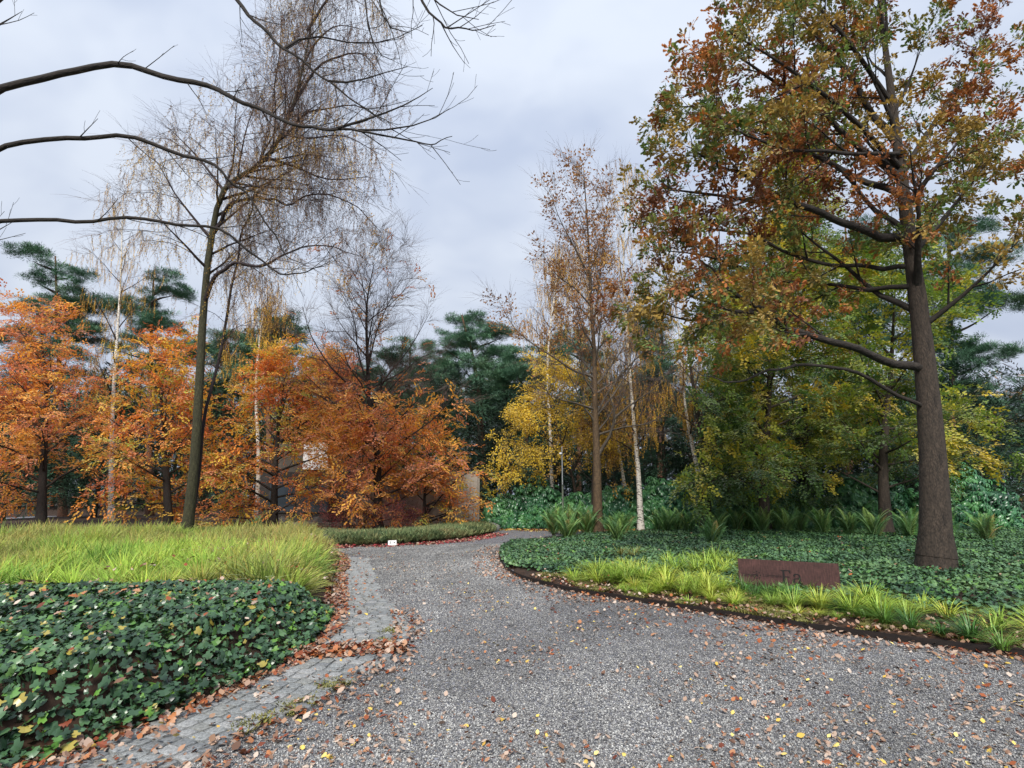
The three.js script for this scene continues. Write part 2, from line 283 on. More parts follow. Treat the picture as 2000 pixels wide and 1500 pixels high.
// ---------------------------------------------------------------- trees
const SPRAY = {
  beech: spray({ seed: 3, n: 16, len: 0.5, kind: 'diamond', L: 0.095, W: 0.066, flat: 0.4, droop: 0.2, vary: 0.35 }),
  oak: spray({ seed: 5, n: 12, len: 0.36, tip: 0.8, kind: 'oak', L: 0.13, W: 0.085, flat: 0.9, droop: 0.15, fold: 0.2, vary: 0.45, spread: 1.1 }),
  smallOak: spray({ seed: 6, n: 7, len: 0.36, kind: 'oval', L: 0.11, W: 0.055, flat: 1.1, droop: 0.2, fold: 0.35, vary: 0.4 }),
  maple: spray({ seed: 8, n: 13, len: 0.42, kind: 'diamond', L: 0.09, W: 0.09, flat: 0.45, droop: 0.35, fold: 0.2, vary: 0.4 }),
  yellow: spray({ seed: 9, n: 11, len: 0.42, kind: 'oval', L: 0.085, W: 0.06, flat: 0.9, droop: 0.4, fold: 0.2, vary: 0.3 }),
  yew: spray({ seed: 10, n: 26, len: 0.7, kind: 'diamond', L: 0.17, W: 0.035, flat: 0.5, droop: 0.45, fold: 0.1, twig: 0.006, vary: 0.4 }),
  twigs: (() => { const g = new Geo(), r = rng(44); for (let k = 0; k < 7; k++) { const a = V(0.15 * k * r(), 0, 0), b = a.clone().add(V(0.3 + 0.35 * r(), 0.25 * (r() - 0.3), 0.5 * (r() - 0.5))); stick(g, [a, a.clone().lerp(b, 0.5).add(V(0, 0.03 * r(), 0)), b], 0.0035, 1); } return g.build(); })(),
};
{ // long hanging birch strand
  const make = (seed, n, L) => { const g = new Geo(), r = rng(seed), pts = []; for (let k = 0; k <= 6; k++) pts.push(V(0.1 * Math.sin(k * 0.9 + seed) * k / 6, -L * k / 6, 0.08 * Math.cos(k * 0.7 + seed) * k / 6)); const b = [0.3, 0.24, 0.24];
    let prev = null; pts.forEach((p, k) => { const rr = 0.0038 * (1 - 0.6 * k / 6), ring = [0, 1, 2].map((j) => g.v(p.x + rr * Math.cos(j * 2.1), p.y, p.z + rr * Math.sin(j * 2.1), b)); if (prev) for (let j = 0; j < 3; j++) { const m = (j + 1) % 3; g.t(prev[j], prev[m], ring[j], prev[m], ring[m], ring[j]); } prev = ring; });
    const shape = leafShape('diamond', 0.052, 0.038);
    for (let k = 0; k < n; k++) { const f = 0.1 + 0.9 * (k + r()) / n * 5.9, i = Math.min(5, Math.floor(f)), p = pts[i].clone().lerp(pts[i + 1], f - i); const a = r() * 6.28; addLeaf(g, shape, p.add(V(0.02 * Math.cos(a), 0, 0.02 * Math.sin(a))), V(Math.cos(a), -0.8 - r(), Math.sin(a)), V(r() - 0.5, 1, r() - 0.5), 0.2, 0.1, 0.75 + 0.5 * r()); }
    return g.build(); };
  SPRAY.strand = make(2, 17, 1.0); SPRAY.strandFull = make(3, 30, 0.95);
}
{ // pine: a rounded tuft of needle bunches
  const g = new Geo(), r = rng(12);
  for (let k = 0; k < 40; k++) { const a = r() * 6.28, e = -0.2 + 1.2 * r(), d = V(Math.cos(a) * Math.cos(e), Math.sin(e) * 0.8, Math.sin(a) * Math.cos(e)), p = d.clone().multiplyScalar(0.08 + 0.22 * r()); addLeaf(g, [[0, 0], [0.12, 0.012], [0.24, 0]], p, d, V(r() - 0.5, 1, r() - 0.5), 0.1, 0, 0.8 + 0.45 * r()); }
  SPRAY.needles = g.build();
}
{ // rhododendron: a whorl of long leaves
  const g = new Geo(), r = rng(13), s = leafShape('long', 0.15, 0.055);
  for (let k = 0; k < 9; k++) { const a = k * 0.698 + 0.3 * r(), d = V(Math.cos(a), -0.25 + 0.5 * r(), Math.sin(a)); addLeaf(g, s, d.clone().multiplyScalar(0.015), d, V(0, 1, 0), 0.15, 0.9, 0.8 + 0.4 * r()); }
  SPRAY.whorl = g.build();
}
const BARK = { dark: bark('#4a4038'), beech: bark('#3d3733'), oak: bark('#6a563f', { roughness: 0.85 }), grey: bark('#6b6258'), pine: bark('#8a6450'), twig: bark('#43342e', { bumpScale: 0.004 }), limb: bark('#3a342f'), birch: mat({ map: birchColor, bumpMap: barkBump, bumpScale: 0.004, roughness: 0.75, color: lin('#f6f5f2') }), birchTwig: bark('#3b3033', { bumpScale: 0.003 }), moss: bark('#4b4a33') };
const PAL = {
  beech: palette('#d0702e', '#e28a30', '#ee9e38', '#e69234', '#f4b63e', '#f8cc46', '#e6c63e', '#aab83a', '#f0b63c', '#de863a'),
  beechRed: palette('#d67c4c', '#e28e46', '#ec9e42', '#f2b040', '#f6c446', '#eca444', '#da8c60'),
  oak: palette('#7c4a28', '#a0602c', '#b8702e', '#8e6a30', '#748032', '#587636', '#80803a', '#9c8038', '#a88a3c'),
  oakBrown: palette('#805432', '#9c6836', '#b47e3c', '#a67244', '#c89a4a'),
  maple: palette('#42622a', '#54762a', '#70902e', '#8c9c2c', '#b4b02e', '#d4ba2c'),
  yellow: palette('#bca02c', '#dab82c', '#ecca32', '#f0d43e', '#deb430'),
  birch: palette('#5e463e', '#70523e', '#80603c', '#9a743c', '#c4a040'),
  birchYellow: palette('#9a7032', '#b88c36', '#c89e38', '#d8ac38', '#a88036'),
  pine: palette('#34543f', '#446a50', '#557c60', '#658a6a', '#4a6646'),
  yew: palette('#1a2e22', '#24402e', '#2e5038', '#3a5e46'),
  rhodo: palette('#284a34', '#346042', '#42744a', '#568850', '#345a44'),
  twig: palette('#4a3d3a', '#5d4d48', '#6c5a52'),
};
const footOf = (u, v, d) => { const p = P(u, v, d); return V(p.x, 0.02, -d); };

// ---- beeches
const beechSpec = (o = {}) => ({ flare: true, leafFrom: 2, leafStep: 0.32, levels: [
  { per: 3.0, t0: 0.13, len: 3.2, end: 0.3, ang: 1.35, angEnd: 0.55, up: 0.1, wob: 0.22, rad: 0.055, ...o.a },
  { per: 2.4, t0: 0.15, len: 1.35, end: 0.4, ang: 0.85, flat: 0.55, up: 0.02, wob: 0.3, rad: 0.02, ...o.b },
  { per: 3.2, t0: 0.15, len: 0.6, end: 0.5, ang: 0.75, flat: 0.5, up: 0, wob: 0.3, rad: 0.008, ...o.c }] });
function beech(label, seed, trunk, r0, o = {}) {
  const t = thing('beech_tree', label, 'tree', null, 'beech trees'), T = new Tree(seed, beechSpec(o)), q = up(...trunk); q[0].y = -0.05;
  T.grow(q, r0, 0.015, 0); for (const [pts, a] of o.limbs ?? []) T.grow(up(...pts), a, 0.008, 1);
  T.wood(t, BARK.beech);
  T.foliage(t, SPRAY.beech, LEAF, { every: o.every ?? 2.4, pal: o.pal ?? PAL.beech, keep: (p, r) => !(gap(p) && r() < 0.5) && (!o.keep || o.keep(p, r)), gain: 2.0, freq: 0.6, mix: 0.5, jit: 0.3, bias: o.bias, tilt: 1.1 });
  if (o.twigs) T.foliage(t, SPRAY.twigs, DULL, { every: o.twigs, pal: PAL.twig, name: 'twigs', follow: 1.2, tilt: 2, keep: (p) => p.y > 5 });
  return settle(t, q[0].clone().setY(0));
}
const gap = (p) => { const u = 1000 + FOCAL * p.x / -p.z * 0.999, y = (p.y - EYE) / -p.z; return u > 594 && u < 646 && y > 0.04 && y < 0.088; };   // a bare patch in the crowns
beech('orange and gold beech behind the boulder, dark trunk beyond the sedge mound', 11, [[533, 1040, 25.3], [536, 960, 25.3], [540, 880, 25.2], [548, 800, 25.3], [556, 735, 25.3]], 0.19, { every: 2.1, a: { per: 4.6, len: 3.8, t0: 0.06, ang: 1.5, end: 0.42 }, bias: (p) => (p.y < 2.6 ? 0.22 : p.y > 4.6 ? -0.22 : 0.05) });
beech('tall copper beech with bare fan of upper twigs, between the concrete wall and heath edging', 12, [[738, 1044, 24.7], [738, 960, 24.7], [736, 880, 24.7], [722, 800, 24.7], [718, 700, 24.6], [716, 600, 24.7], [728, 525, 24.8]], 0.21, {
  pal: PAL.beechRed, every: 2.3, twigs: 1.3, a: { per: 3.2, t0: 0.05, len: 4.1, end: 0.6, ang: 1.4, angEnd: 0.62, up: 0.28 }, b: { per: 2.5, up: 0.25, flat: 0.3, len: 1.7 }, c: { per: 3.2, up: 0.15 },
  keep: (p, r) => r() < 0.03 + 0.97 * smooth(6.4, 4.2, p.y + 0.25 * Math.abs(p.x + 5.6) * 0.3 + 0.5 * noise(p.x, p.y, p.z)), bias: (p) => (p.y < 2.4 ? 0.25 : 0),
  limbs: [[[[722, 800, 24.7], [690, 760, 24.2], [650, 720, 23.8], [610, 660, 23.5], [590, 600, 23.4]], 0.07], [[[728, 850, 24.7], [690, 830, 24], [640, 775, 23.4], [590, 725, 23]], 0.06], [[[737, 905, 24.7], [790, 860, 24], [850, 815, 23.6], [890, 770, 23.4]], 0.06], [[[722, 790, 24.7], [760, 730, 25], [800, 680, 25.4], [840, 610, 25.6]], 0.07], [[[719, 720, 24.7], [735, 650, 25], [760, 590, 25.2], [790, 540, 25.4]], 0.05], [[[720, 760, 24.7], [700, 690, 25], [690, 620, 25.4], [660, 560, 25.6]], 0.05], [[[738, 925, 24.7], [700, 905, 23.8], [650, 893, 23]], 0.05]] });
beech('low spreading golden beech in front of the end of the concrete wall', 13, [[828, 1040, 26.2], [829, 980, 26.2], [832, 930, 26.2], [838, 885, 26.2]], 0.1, { every: 1.7, a: { per: 4.6, t0: 0.05, len: 3.0, end: 0.4, ang: 1.45, angEnd: 0.7 }, bias: () => 0.1, limbs: [[[[829, 1010, 26.2], [870, 960, 25.6], [910, 925, 25], [935, 925, 24.8]], 0.04], [[[829, 1015, 26.2], [880, 1000, 25.4], [925, 985, 24.9]], 0.04]] });
beech('red and orange beech crown filling the gap between the two larger beeches', 14, [[648, 1030, 30], [645, 900, 30], [640, 800, 30], [652, 715, 30]], 0.16, { every: 2.2, pal: PAL.beechRed, a: { per: 4, len: 3.2, t0: 0.3 } });
beech('broad amber beech at the far end of the sedge mound', 15, [[330, 1040, 24], [325, 930, 24], [315, 820, 24], [320, 700, 24]], 0.2, { every: 2.4, a: { per: 3.8, len: 3.6, end: 0.42 } });
beech('rust coloured beech at the outer end of the beech row', 16, [[80, 1035, 26], [85, 900, 26], [90, 780, 26], [80, 640, 26]], 0.22, { every: 2.2, pal: PAL.beechRed, a: { per: 3.4, len: 4.2, end: 0.42 } });

// ---- young oak in the round bed
{
  const t = thing('oak_tree', 'slender young oak with sparse brown leaves standing in the ivy of the round bed', 'tree', null);
  const T = new Tree(21, { flare: true, leafFrom: 2, leafStep: 0.3, levels: [
    { per: 2.3, t0: 0.32, len: 4.0, end: 0.3, ang: 0.95, angEnd: 0.55, up: 0.42, wob: 0.16, rad: 0.05 },
    { per: 2.6, t0: 0.2, len: 1.25, end: 0.4, ang: 0.62, up: 0.2, wob: 0.25, rad: 0.016 },
    { per: 3.0, t0: 0.2, len: 0.5, end: 0.5, ang: 0.6, up: 0.15, wob: 0.3, rad: 0.007 }] });
  const q = up([1168, 1056, 21.9], [1167, 960, 21.9], [1165, 870, 21.9], [1162, 790, 21.9], [1161, 700, 21.9], [1154, 580, 21.9], [1148, 450, 21.9], [1140, 335, 21.9]);
  q[0].y = 0; T.grow(q, 0.195, 0.015, 0);
  const L = (a, ...pts) => T.grow(up(...pts), a, 0.007, 1);
  L(0.08, [1168, 890, 21.9], [1186, 858, 21.7], [1199, 818, 21.4], [1194, 785, 21.2], [1180, 752, 21]); L(0.05, [1199, 818, 21.4], [1225, 795, 21.2], [1270, 765, 21], [1305, 735, 21]);
  L(0.05, [1163, 800, 21.9], [1120, 786, 21.4], [1080, 775, 21], [1045, 738, 20.8]); L(0.055, [1161, 738, 21.9], [1110, 716, 21.6], [1058, 682, 21.4], [1005, 640, 21.3], [975, 585, 21.3]);
  L(0.06, [1163, 815, 21.9], [1200, 768, 22.2], [1238, 705, 22.4], [1262, 640, 22.6]); L(0.05, [1161, 690, 21.9], [1190, 655, 22.4], [1222, 610, 22.8], [1240, 555, 23]);
  L(0.05, [1158, 640, 21.9], [1170, 560, 22.3], [1178, 470, 22.5], [1190, 370, 22.6]); L(0.045, [1156, 600, 21.9], [1125, 565, 21.5], [1085, 535, 21.2], [1055, 490, 21]);
  L(0.04, [1152, 540, 21.9], [1120, 480, 21.6], [1092, 425, 21.4], [1072, 365, 21.3]); L(0.05, [1164, 850, 21.9], [1215, 835, 22.6], [1270, 825, 23.2], [1320, 790, 23.6]); L(0.05, [1162, 770, 21.9], [1205, 740, 22.6], [1255, 690, 23], [1300, 670, 23.2]);
  T.wood(t, BARK.oak, BARK.grey);
  T.foliage(t, SPRAY.smallOak, leafMat(), { every: 1.9, pal: PAL.oakBrown, jit: 0.25, tilt: 1.4, keep: (p, r) => r() < 0.06 + 0.85 * smooth(6.2, 9.2, p.y - 0.35 * (p.x - 3)) + 0.5 * smooth(1.2, -0.4, p.x) });
  T.foliage(t, SPRAY.twigs, DULL, { every: 1.1, pal: PAL.twig, name: 'twigs', follow: 1.4, tilt: 2 });
  settle(t, q[0].clone().setY(0));
}
// ---- big oak whose limbs reach in over the sign
{
  const t = thing('oak_tree', 'large oak with green, russet and brown foliage on dark limbs above the rusty sign', 'tree', null);
  const T = new Tree(22, { flare: true, leafFrom: 2, leafStep: 0.3, prune: (p, d, l) => l === 0 && (p.y < 3.6 || false), levels: [
    { per: 1.5, t0: 0.4, len: 4.6, end: 0.5, ang: 1.1, angEnd: 0.4, up: 0.35, wob: 0.25, rad: 0.09 },
    { per: 2.3, t0: 0.2, len: 1.7, end: 0.5, ang: 0.85, up: 0.2, wob: 0.35, rad: 0.025 },
    { per: 3.0, t0: 0.15, len: 0.65, end: 0.6, ang: 0.8, up: 0.1, wob: 0.35, rad: 0.009 }] });
  const q = up([1830, 1140, 11.2], [1822, 900, 11.2], [1800, 650, 11.2], [1770, 420, 11.2], [1740, 180, 11.2], [1710, -60, 11.2]);
  q[0].y = 0; T.grow(q, 0.3, 0.03, 0);
  const L = (a, ...pts) => T.grow(up(...pts), a, 0.01, 1);
  L(0.1, [1775, 470, 11.2], [1660, 440, 10.8], [1562, 402, 10.4], [1500, 378, 10.2], [1452, 346, 10], [1400, 318, 9.9], [1340, 290, 9.8]); L(0.06, [1562, 402, 10.4], [1470, 388, 11], [1400, 386, 11.4], [1320, 372, 11.6], [1285, 345, 11.7]);
  L(0.09, [1805, 720, 11.2], [1680, 690, 10.7], [1562, 650, 10.2], [1500, 618, 10], [1440, 578, 9.8], [1390, 525, 9.7], [1350, 490, 9.6]); L(0.06, [1562, 625, 10.6], [1480, 603, 10.6], [1420, 601, 10.6], [1345, 578, 10.6], [1290, 545, 10.6]);
  L(0.04, [1480, 603, 10.6], [1410, 617, 10.9], [1330, 625, 11], [1280, 600, 11]); L(0.09, [1760, 350, 11.2], [1650, 260, 11], [1560, 190, 10.8], [1470, 130, 10.6], [1400, 90, 10.6]);
  L(0.09, [1750, 280, 11.2], [1660, 150, 11.6], [1580, 50, 12], [1500, -40, 12.2], [1440, -120, 12.4]); L(0.08, [1765, 380, 11.2], [1640, 330, 12], [1520, 270, 12.6], [1400, 220, 12.8], [1310, 205, 13]);
  L(0.06, [1780, 520, 11.2], [1660, 520, 11.8], [1540, 490, 12.2], [1430, 450, 12.4], [1320, 430, 12.4], [1275, 400, 12.4]); L(0.06, [1780, 560, 11.2], [1640, 560, 12], [1500, 540, 12.4], [1380, 500, 12.6], [1270, 490, 12.6]);
  L(0.06, [1740, 200, 11.2], [1640, 60, 10.6], [1560, -20, 10.2], [1480, -90, 10]); L(0.07, [1760, 330, 11.2], [1640, 210, 10.2], [1520, 120, 9.8], [1420, 60, 9.6]);
  L(0.05, [1765, 300, 11.2], [1650, 300, 9.9], [1530, 290, 9.4], [1430, 250, 9.2], [1370, 200, 9.1]);
  L(0.07, [1800, 640, 11.2], [1900, 560, 10.6], [1990, 470, 10]); L(0.07, [1780, 500, 11.2], [1880, 380, 11.4], [1960, 250, 11.6]); L(0.07, [1760, 340, 11.2], [1850, 200, 11.6], [1930, 60, 12]);
  T.grow(up([1815, 800, 11.2], [1680, 735, 10.8], [1562, 716, 10.4], [1500, 728, 10.1], [1432, 749, 9.9], [1390, 736, 9.8], [1345, 715, 9.7]), 0.045, 0.006, 1, true);
  T.wood(t, BARK.dark, BARK.limb);
  T.foliage(t, SPRAY.oak, leafMat({ transmission: 0.3 }), { every: 4.6, pal: PAL.oak, gain: 2.1, freq: 0.6, mix: 0.4, jit: 0.16, follow: 0.9, tilt: 1.6, scale: 0.63, keep: (p, r) => r() < (p.y < 3.4 ? 0.15 : 1) });
  settle(t, q[0].clone().setY(0));
}
// ---- bare tree whose long limbs cross the sky
{
  const t = thing('bare_tree', 'leafless tree with long thin mossy limbs crossing in front of the weeping birch', 'tree', null);
  const T = new Tree(31, { flare: true, leafFrom: 9, leafStep: 1, levels: [
    { per: 1.3, t0: 0.42, len: 3.4, end: 0.6, ang: 1.0, angEnd: 0.5, up: 0.25, wob: 0.2, rad: 0.05 },
    { per: 1.9, t0: 0.2, len: 1.2, end: 0.5, ang: 0.6, up: 0.3, wob: 0.35, rad: 0.011, tip: 0.004 },
    { per: 3.6, t0: 0.2, len: 0.34, end: 0.6, ang: 0.6, up: 0.4, wob: 0.4, rad: 0.005, tip: 0.003 }] });
  const q = up([-190, 1175, 9.3], [-180, 1000, 9.3], [-190, 850, 9.3], [-165, 690, 9.3], [-160, 520, 9.35], [-130, 330, 9.3], [-110, 150, 9.3], [-80, -150, 9.3], [-60, -350, 9.3]); q[0].y = 0;
  T.grow(q, 0.26, 0.03, 0);
  const L = (a, ...pts) => T.grow(up(...pts), a, 0.005, 1);
  L(0.075, [-125, 260, 9.3], [20, 170, 9.3], [180, 135, 9.2], [330, 150, 9.1], [437, 181, 8.9], [500, 205, 8.8], [580, 243, 8.7], [660, 250, 8.6], [750, 266, 8.5], [838, 278, 8.4], [885, 270, 8.35]);
  L(0.026, [660, 250, 8.6], [740, 225, 8.8], [800, 200, 9], [845, 172, 9.2]); L(0.02, [700, 254, 8.6], [770, 252, 8.3], [840, 235, 8.1], [878, 212, 8]);
  L(0.065, [-105, 100, 9.3], [60, -60, 9.2], [250, -110, 9.0], [380, -70, 8.9], [460, 0, 8.7], [512, 55, 8.5], [570, 105, 8.4], [650, 165, 8.3], [720, 215, 8.2], [760, 240, 8.2]); L(0.024, [555, 95, 8.4], [600, 72, 8.6], [680, 82, 8.8], [760, 80, 9], [800, 62, 9.1]);
  L(0.022, [640, 158, 8.3], [690, 160, 8.2], [740, 145, 8.2], [797, 130, 8.2]);
  L(0.055, [-130, 340, 9.3], [30, 280, 9.5], [200, 270, 9.6], [340, 290, 9.7], [437, 340, 9.8], [480, 380, 9.9], [530, 450, 10], [560, 500, 10], [600, 520, 10]);
  L(0.07, [-90, -60, 9.3], [100, -220, 9], [300, -250, 8.8], [500, -200, 8.5], [650, -130, 8.2], [800, -40, 8], [850, 35, 7.9], [900, 62, 7.9], [967, 50, 7.9]); L(0.02, [720, -90, 8.1], [742, 0, 8], [752, 40, 8], [790, 65, 8], [825, 50, 8]);
  L(0.024, [800, -40, 8], [840, -10, 7.8], [880, 25, 7.7], [935, 38, 7.6]); L(0.018, [700, -110, 8.2], [712, 0, 8.1], [724, 70, 8.1], [750, 115, 8.1], [785, 118, 8.1]);
  L(0.045, [-150, 470, 9.3], [20, 430, 9.5], [180, 430, 9.6], [330, 430, 9.7], [450, 460, 9.8], [510, 512, 10], [560, 535, 10], [610, 525, 10.1], [650, 507, 10.2]);
  T.wood(t, BARK.moss, BARK.limb);
  settle(t, q[0].clone().setY(0));
}
// ---- birches: white trunk, arching limbs, hanging strands
function birch(label, seed, trunk, r0, o = {}) {
  const t = thing('birch_tree', label, 'tree', null, 'birch trees');
  const T = new Tree(seed, { leafFrom: 1, leafStep: o.step ?? 0.3, levels: [
    { per: 1.9, t0: 0.3, len: 3.0, end: 0.4, ang: 0.95, angEnd: 0.5, up: -0.05, wob: 0.3, rad: 0.05, ...o.a },
    { per: 2.2, t0: 0.2, len: 1.5, end: 0.5, ang: 0.8, up: -0.35, wob: 0.4, rad: 0.014, ...o.b },
    { per: 2.0, t0: 0.2, len: 0.7, end: 0.6, ang: 0.8, up: -0.7, wob: 0.4, rad: 0.006 }] });
  const q = up(...trunk); if (!o.high) q[0].y = 0; T.grow(q, r0, 0.012, 0); for (const [a, pts] of o.limbs ?? []) T.grow(up(...pts), a, 0.008, 1);
  T.wood(t, o.bark ?? BARK.birch, o.limbMat ?? BARK.birchTwig);
  T.foliage(t, SPRAY.twigs, DULL, { every: o.twigs ?? 0.5, pal: PAL.twig, name: 'twigs', follow: 0.8, tilt: 2 });
  T.foliage(t, o.full ? SPRAY.strandFull : SPRAY.strand, DULL, { every: o.every ?? 1.4, pal: o.pal ?? PAL.birch, hang: true, sway: o.sway, scale: o.scale ?? 0.85, keep: o.keep, bias: o.bias, mix: 0.4 });
  return settle(t, q[0].clone().setY(0));
}
birch('big weeping birch with thin hanging strands and black limbs above the beeches', 41, [[360, 1082, 17], [380, 900, 17], [390, 740, 17], [398, 600, 17], [412, 470, 17], [437, 372, 16.8], [480, 338, 16.6], [521, 308, 16.5], [560, 240, 16.6], [590, 140, 16.8], [612, 20, 17], [630, -120, 17]], 0.15, {
  bark: BARK.moss, every: 1.7, twigs: 0.5, scale: 0.62, sway: 0.9, a: { per: 2.5, t0: 0.3, len: 4.2, end: 0.6, ang: 1.05, up: 0.15 }, b: { per: 3.4, len: 1.9, up: -0.25 }, step: 0.34,
  bias: (p) => 0.35 * smooth(-7.5, -9.5, p.x) + 0.02,
  limbs: [[0.06, [[372, 1050, 17], [400, 820, 17.4], [438, 640, 17.6], [458, 540, 17.6], [473, 465, 17.6], [490, 400, 17.6], [515, 290, 17.6], [540, 160, 17.6], [550, 30, 17.6]]], [0.06, [[521, 308, 16.5], [575, 325, 16.2], [640, 350, 16], [720, 345, 16]]], [0.07, [[418, 455, 17], [450, 405, 16.8], [490, 388, 16.6], [530, 388, 16.5], [565, 400, 16.4], [620, 378, 16.3], [690, 400, 16.2], [745, 455, 16.2]]], [0.08, [[400, 590, 17], [420, 540, 16.6], [450, 519, 16.4], [515, 517, 16.2], [565, 492, 15.9], [640, 480, 15.7], [700, 500, 15.6]]], [0.06, [[530, 290, 16.5], [575, 245, 17], [620, 215, 17.4], [690, 205, 17.6], [750, 240, 17.8]]], [0.06, [[566, 220, 16.6], [605, 150, 17], [655, 110, 17], [710, 110, 17], [755, 160, 17]]], [0.05, [[590, 130, 16.8], [620, 80, 17.6], [660, 50, 18], [720, 60, 18.2]]], [0.05, [[437, 372, 16.8], [380, 300, 17.6], [330, 250, 18]]], [0.05, [[600, 60, 17], [660, -20, 17], [720, -20, 17], [760, 60, 17]]], [0.04, [[545, 260, 16.6], [600, 270, 15.8], [670, 265, 15.3], [740, 300, 15]]]] });
birch('white stemmed birch rising from ivy beside the young oak, with yellowish hanging twigs', 42, [[1252, 1040, 26.8], [1247, 930, 26.8], [1240, 850, 26.8], [1228, 700, 26.8], [1218, 520, 26.8], [1226, 340, 26.8]], 0.15, { full: true, pal: PAL.birchYellow, every: 1.2, sway: 0.5, a: { per: 2.1, len: 3.4, t0: 0.3, up: -0.1 }, keep: (p, r) => r() < 0.9 });
birch('slim white birch stem behind the rhododendrons', 43, [[1232, 1030, 29.6], [1222, 960, 29.6], [1209, 880, 29.6], [1190, 750, 29.6], [1160, 600, 29.6], [1120, 500, 29.6]], 0.11, { full: true, pal: PAL.birchYellow, every: 1.6, sway: 0.5, a: { per: 1.9, len: 2.8, t0: 0.35, up: -0.2 } });
birch('leaning white birch stem crossing behind the dark oak trunk', 44, [[1388, 1040, 25.6], [1372, 960, 25.6], [1352, 870, 25.6], [1338, 790, 25.6], [1325, 640, 25.6], [1300, 480, 25.6]], 0.14, { full: true, pal: PAL.birchYellow, every: 1.2, sway: 0.5, a: { per: 1.8, len: 2.8, t0: 0.42 } });
birch('half bare birch with scattered yellow leaves above the orange beech', 45, [[500, 1036, 29], [505, 900, 29], [500, 760, 29], [510, 640, 29], [520, 590, 29]], 0.13, { full: true, pal: PAL.birchYellow, every: 1.5, sway: 0.6, a: { per: 2.6, len: 3.2, t0: 0.4 }, keep: (p, r) => p.y > 5 && r() < 0.8 });
birch('weeping birch with drooping ochre curtains behind the yellow tree', 46, [[1080, 1030, 33], [1075, 850, 33], [1070, 700, 33], [1085, 560, 33], [1090, 520, 33]], 0.13, { full: true, pal: PAL.birchYellow, every: 1.1, scale: 1.1, a: { per: 2.2, len: 2.8, t0: 0.5, up: -0.3 } });
birch('yellow birch at the outer end of the beech row', 47, [[215, 1036, 31], [220, 800, 31], [235, 560, 31], [240, 380, 31]], 0.15, { full: true, pal: PAL.birchYellow, every: 0.8, a: { per: 1.6, len: 3.4, t0: 0.3 } });
// ---- yellow and green broadleaves
function broadleaf(name, label, seed, trunk, r0, sprayG, pal, o = {}) {
  const t = thing(name, label, 'tree', null, o.group), T = new Tree(seed, { flare: true, leafFrom: o.from ?? 2, leafStep: o.step ?? 0.34, levels: [
    { per: 2.6, t0: 0.25, len: 3.0, end: 0.4, ang: 1.15, angEnd: 0.55, up: 0.1, wob: 0.25, rad: 0.05, ...o.a },
    { per: 2.2, t0: 0.2, len: 1.3, end: 0.5, ang: 0.8, up: -0.05, wob: 0.35, rad: 0.018, ...o.b },
    { per: 2.8, t0: 0.2, len: 0.55, end: 0.5, ang: 0.7, up: -0.1, wob: 0.35, rad: 0.007, ...o.c }] });
  const q = up(...trunk); q[0].y = 0; T.grow(q, r0, 0.015, 0); for (const [a, pts] of o.limbs ?? []) T.grow(up(...pts), a, 0.008, 1);
  T.wood(t, o.bark ?? BARK.dark, o.limbBark ?? o.bark ?? BARK.dark);
  if (sprayG) T.foliage(t, sprayG, o.mat ?? LEAF, { every: o.every ?? 2, pal, jit: 0.4, tilt: 0.9, keep: o.keep, bias: o.bias, freq: o.freq ?? 0.7, mix: 0.4, scale: o.scale ?? 1, follow: o.follow ?? 0.55 });
  return settle(t, q[0].clone().setY(0));
}
broadleaf('hazel_tree', 'bright yellow hazel drooping over the rhododendrons beside the lamp post', 51, [[1130, 1030, 28.6], [1120, 940, 28.6], [1095, 860, 28.4], [1075, 790, 28.3], [1070, 740, 28.3]], 0.09, SPRAY.yellow, PAL.yellow, { every: 3.2, a: { per: 4.2, len: 2.8, t0: 0.3, up: -0.25 }, limbs: [[0.05, [[1110, 900, 28.5], [1060, 850, 28], [1020, 830, 27.7], [990, 870, 27.5], [985, 930, 27.4]]], [0.05, [[1120, 920, 28.5], [1150, 860, 28.4], [1175, 850, 28.3], [1195, 880, 28.3]]], [0.04, [[1115, 930, 28.5], [1060, 900, 27.8], [1010, 890, 27.3], [985, 940, 27]]], [0.04, [[1090, 830, 28.4], [1040, 790, 28], [1010, 800, 27.8]]]] });
broadleaf('hazel_tree', 'thin stemmed amber hazel close behind the young oak trunk', 52, [[1158, 1030, 27.4], [1157, 960, 27.4], [1160, 890, 27.4], [1172, 820, 27.4]], 0.06, SPRAY.yellow, PAL.birchYellow, { every: 1.9, a: { per: 3.8, len: 2.1, t0: 0.35 } });
broadleaf('maple_tree', 'dense green and yellow maple hanging over the ferns behind the sign', 53, [[1495, 1040, 22.5], [1492, 940, 22.5], [1500, 800, 22.5], [1510, 640, 22.5], [1520, 500, 22.5]], 0.24, SPRAY.maple, PAL.maple, { every: 4.4, keep: (p, r) => { const u = 1000 + FOCAL * p.x / -p.z, y = (p.y - EYE) / -p.z; return u > 1378 + 30 * noise(p.y * 0.8, p.z, 3) - 60 * smooth(0.06, 0.02, y) - 90 * smooth(0.2, 0.28, y) || r() < 0.04; }, a: { per: 3.8, len: 4.2, t0: 0.15, end: 0.5, ang: 1.35, angEnd: 0.7, up: -0.15 }, b: { per: 2.6 }, freq: 0.5, bias: (p) => 0.1 * (p.y - 5) * 0.3, limbs: [[0.06, [[1492, 900, 22.5], [1440, 860, 21.6], [1390, 860, 21], [1345, 900, 20.6]]], [0.06, [[1495, 850, 22.5], [1440, 780, 21.4], [1390, 790, 20.6], [1350, 830, 20.2]]], [0.05, [[1494, 930, 22.5], [1450, 920, 21.6], [1390, 940, 20.8], [1345, 960, 20.4]]], [0.06, [[1500, 780, 22.5], [1450, 690, 21.6], [1400, 660, 21], [1360, 680, 20.6]]]] });
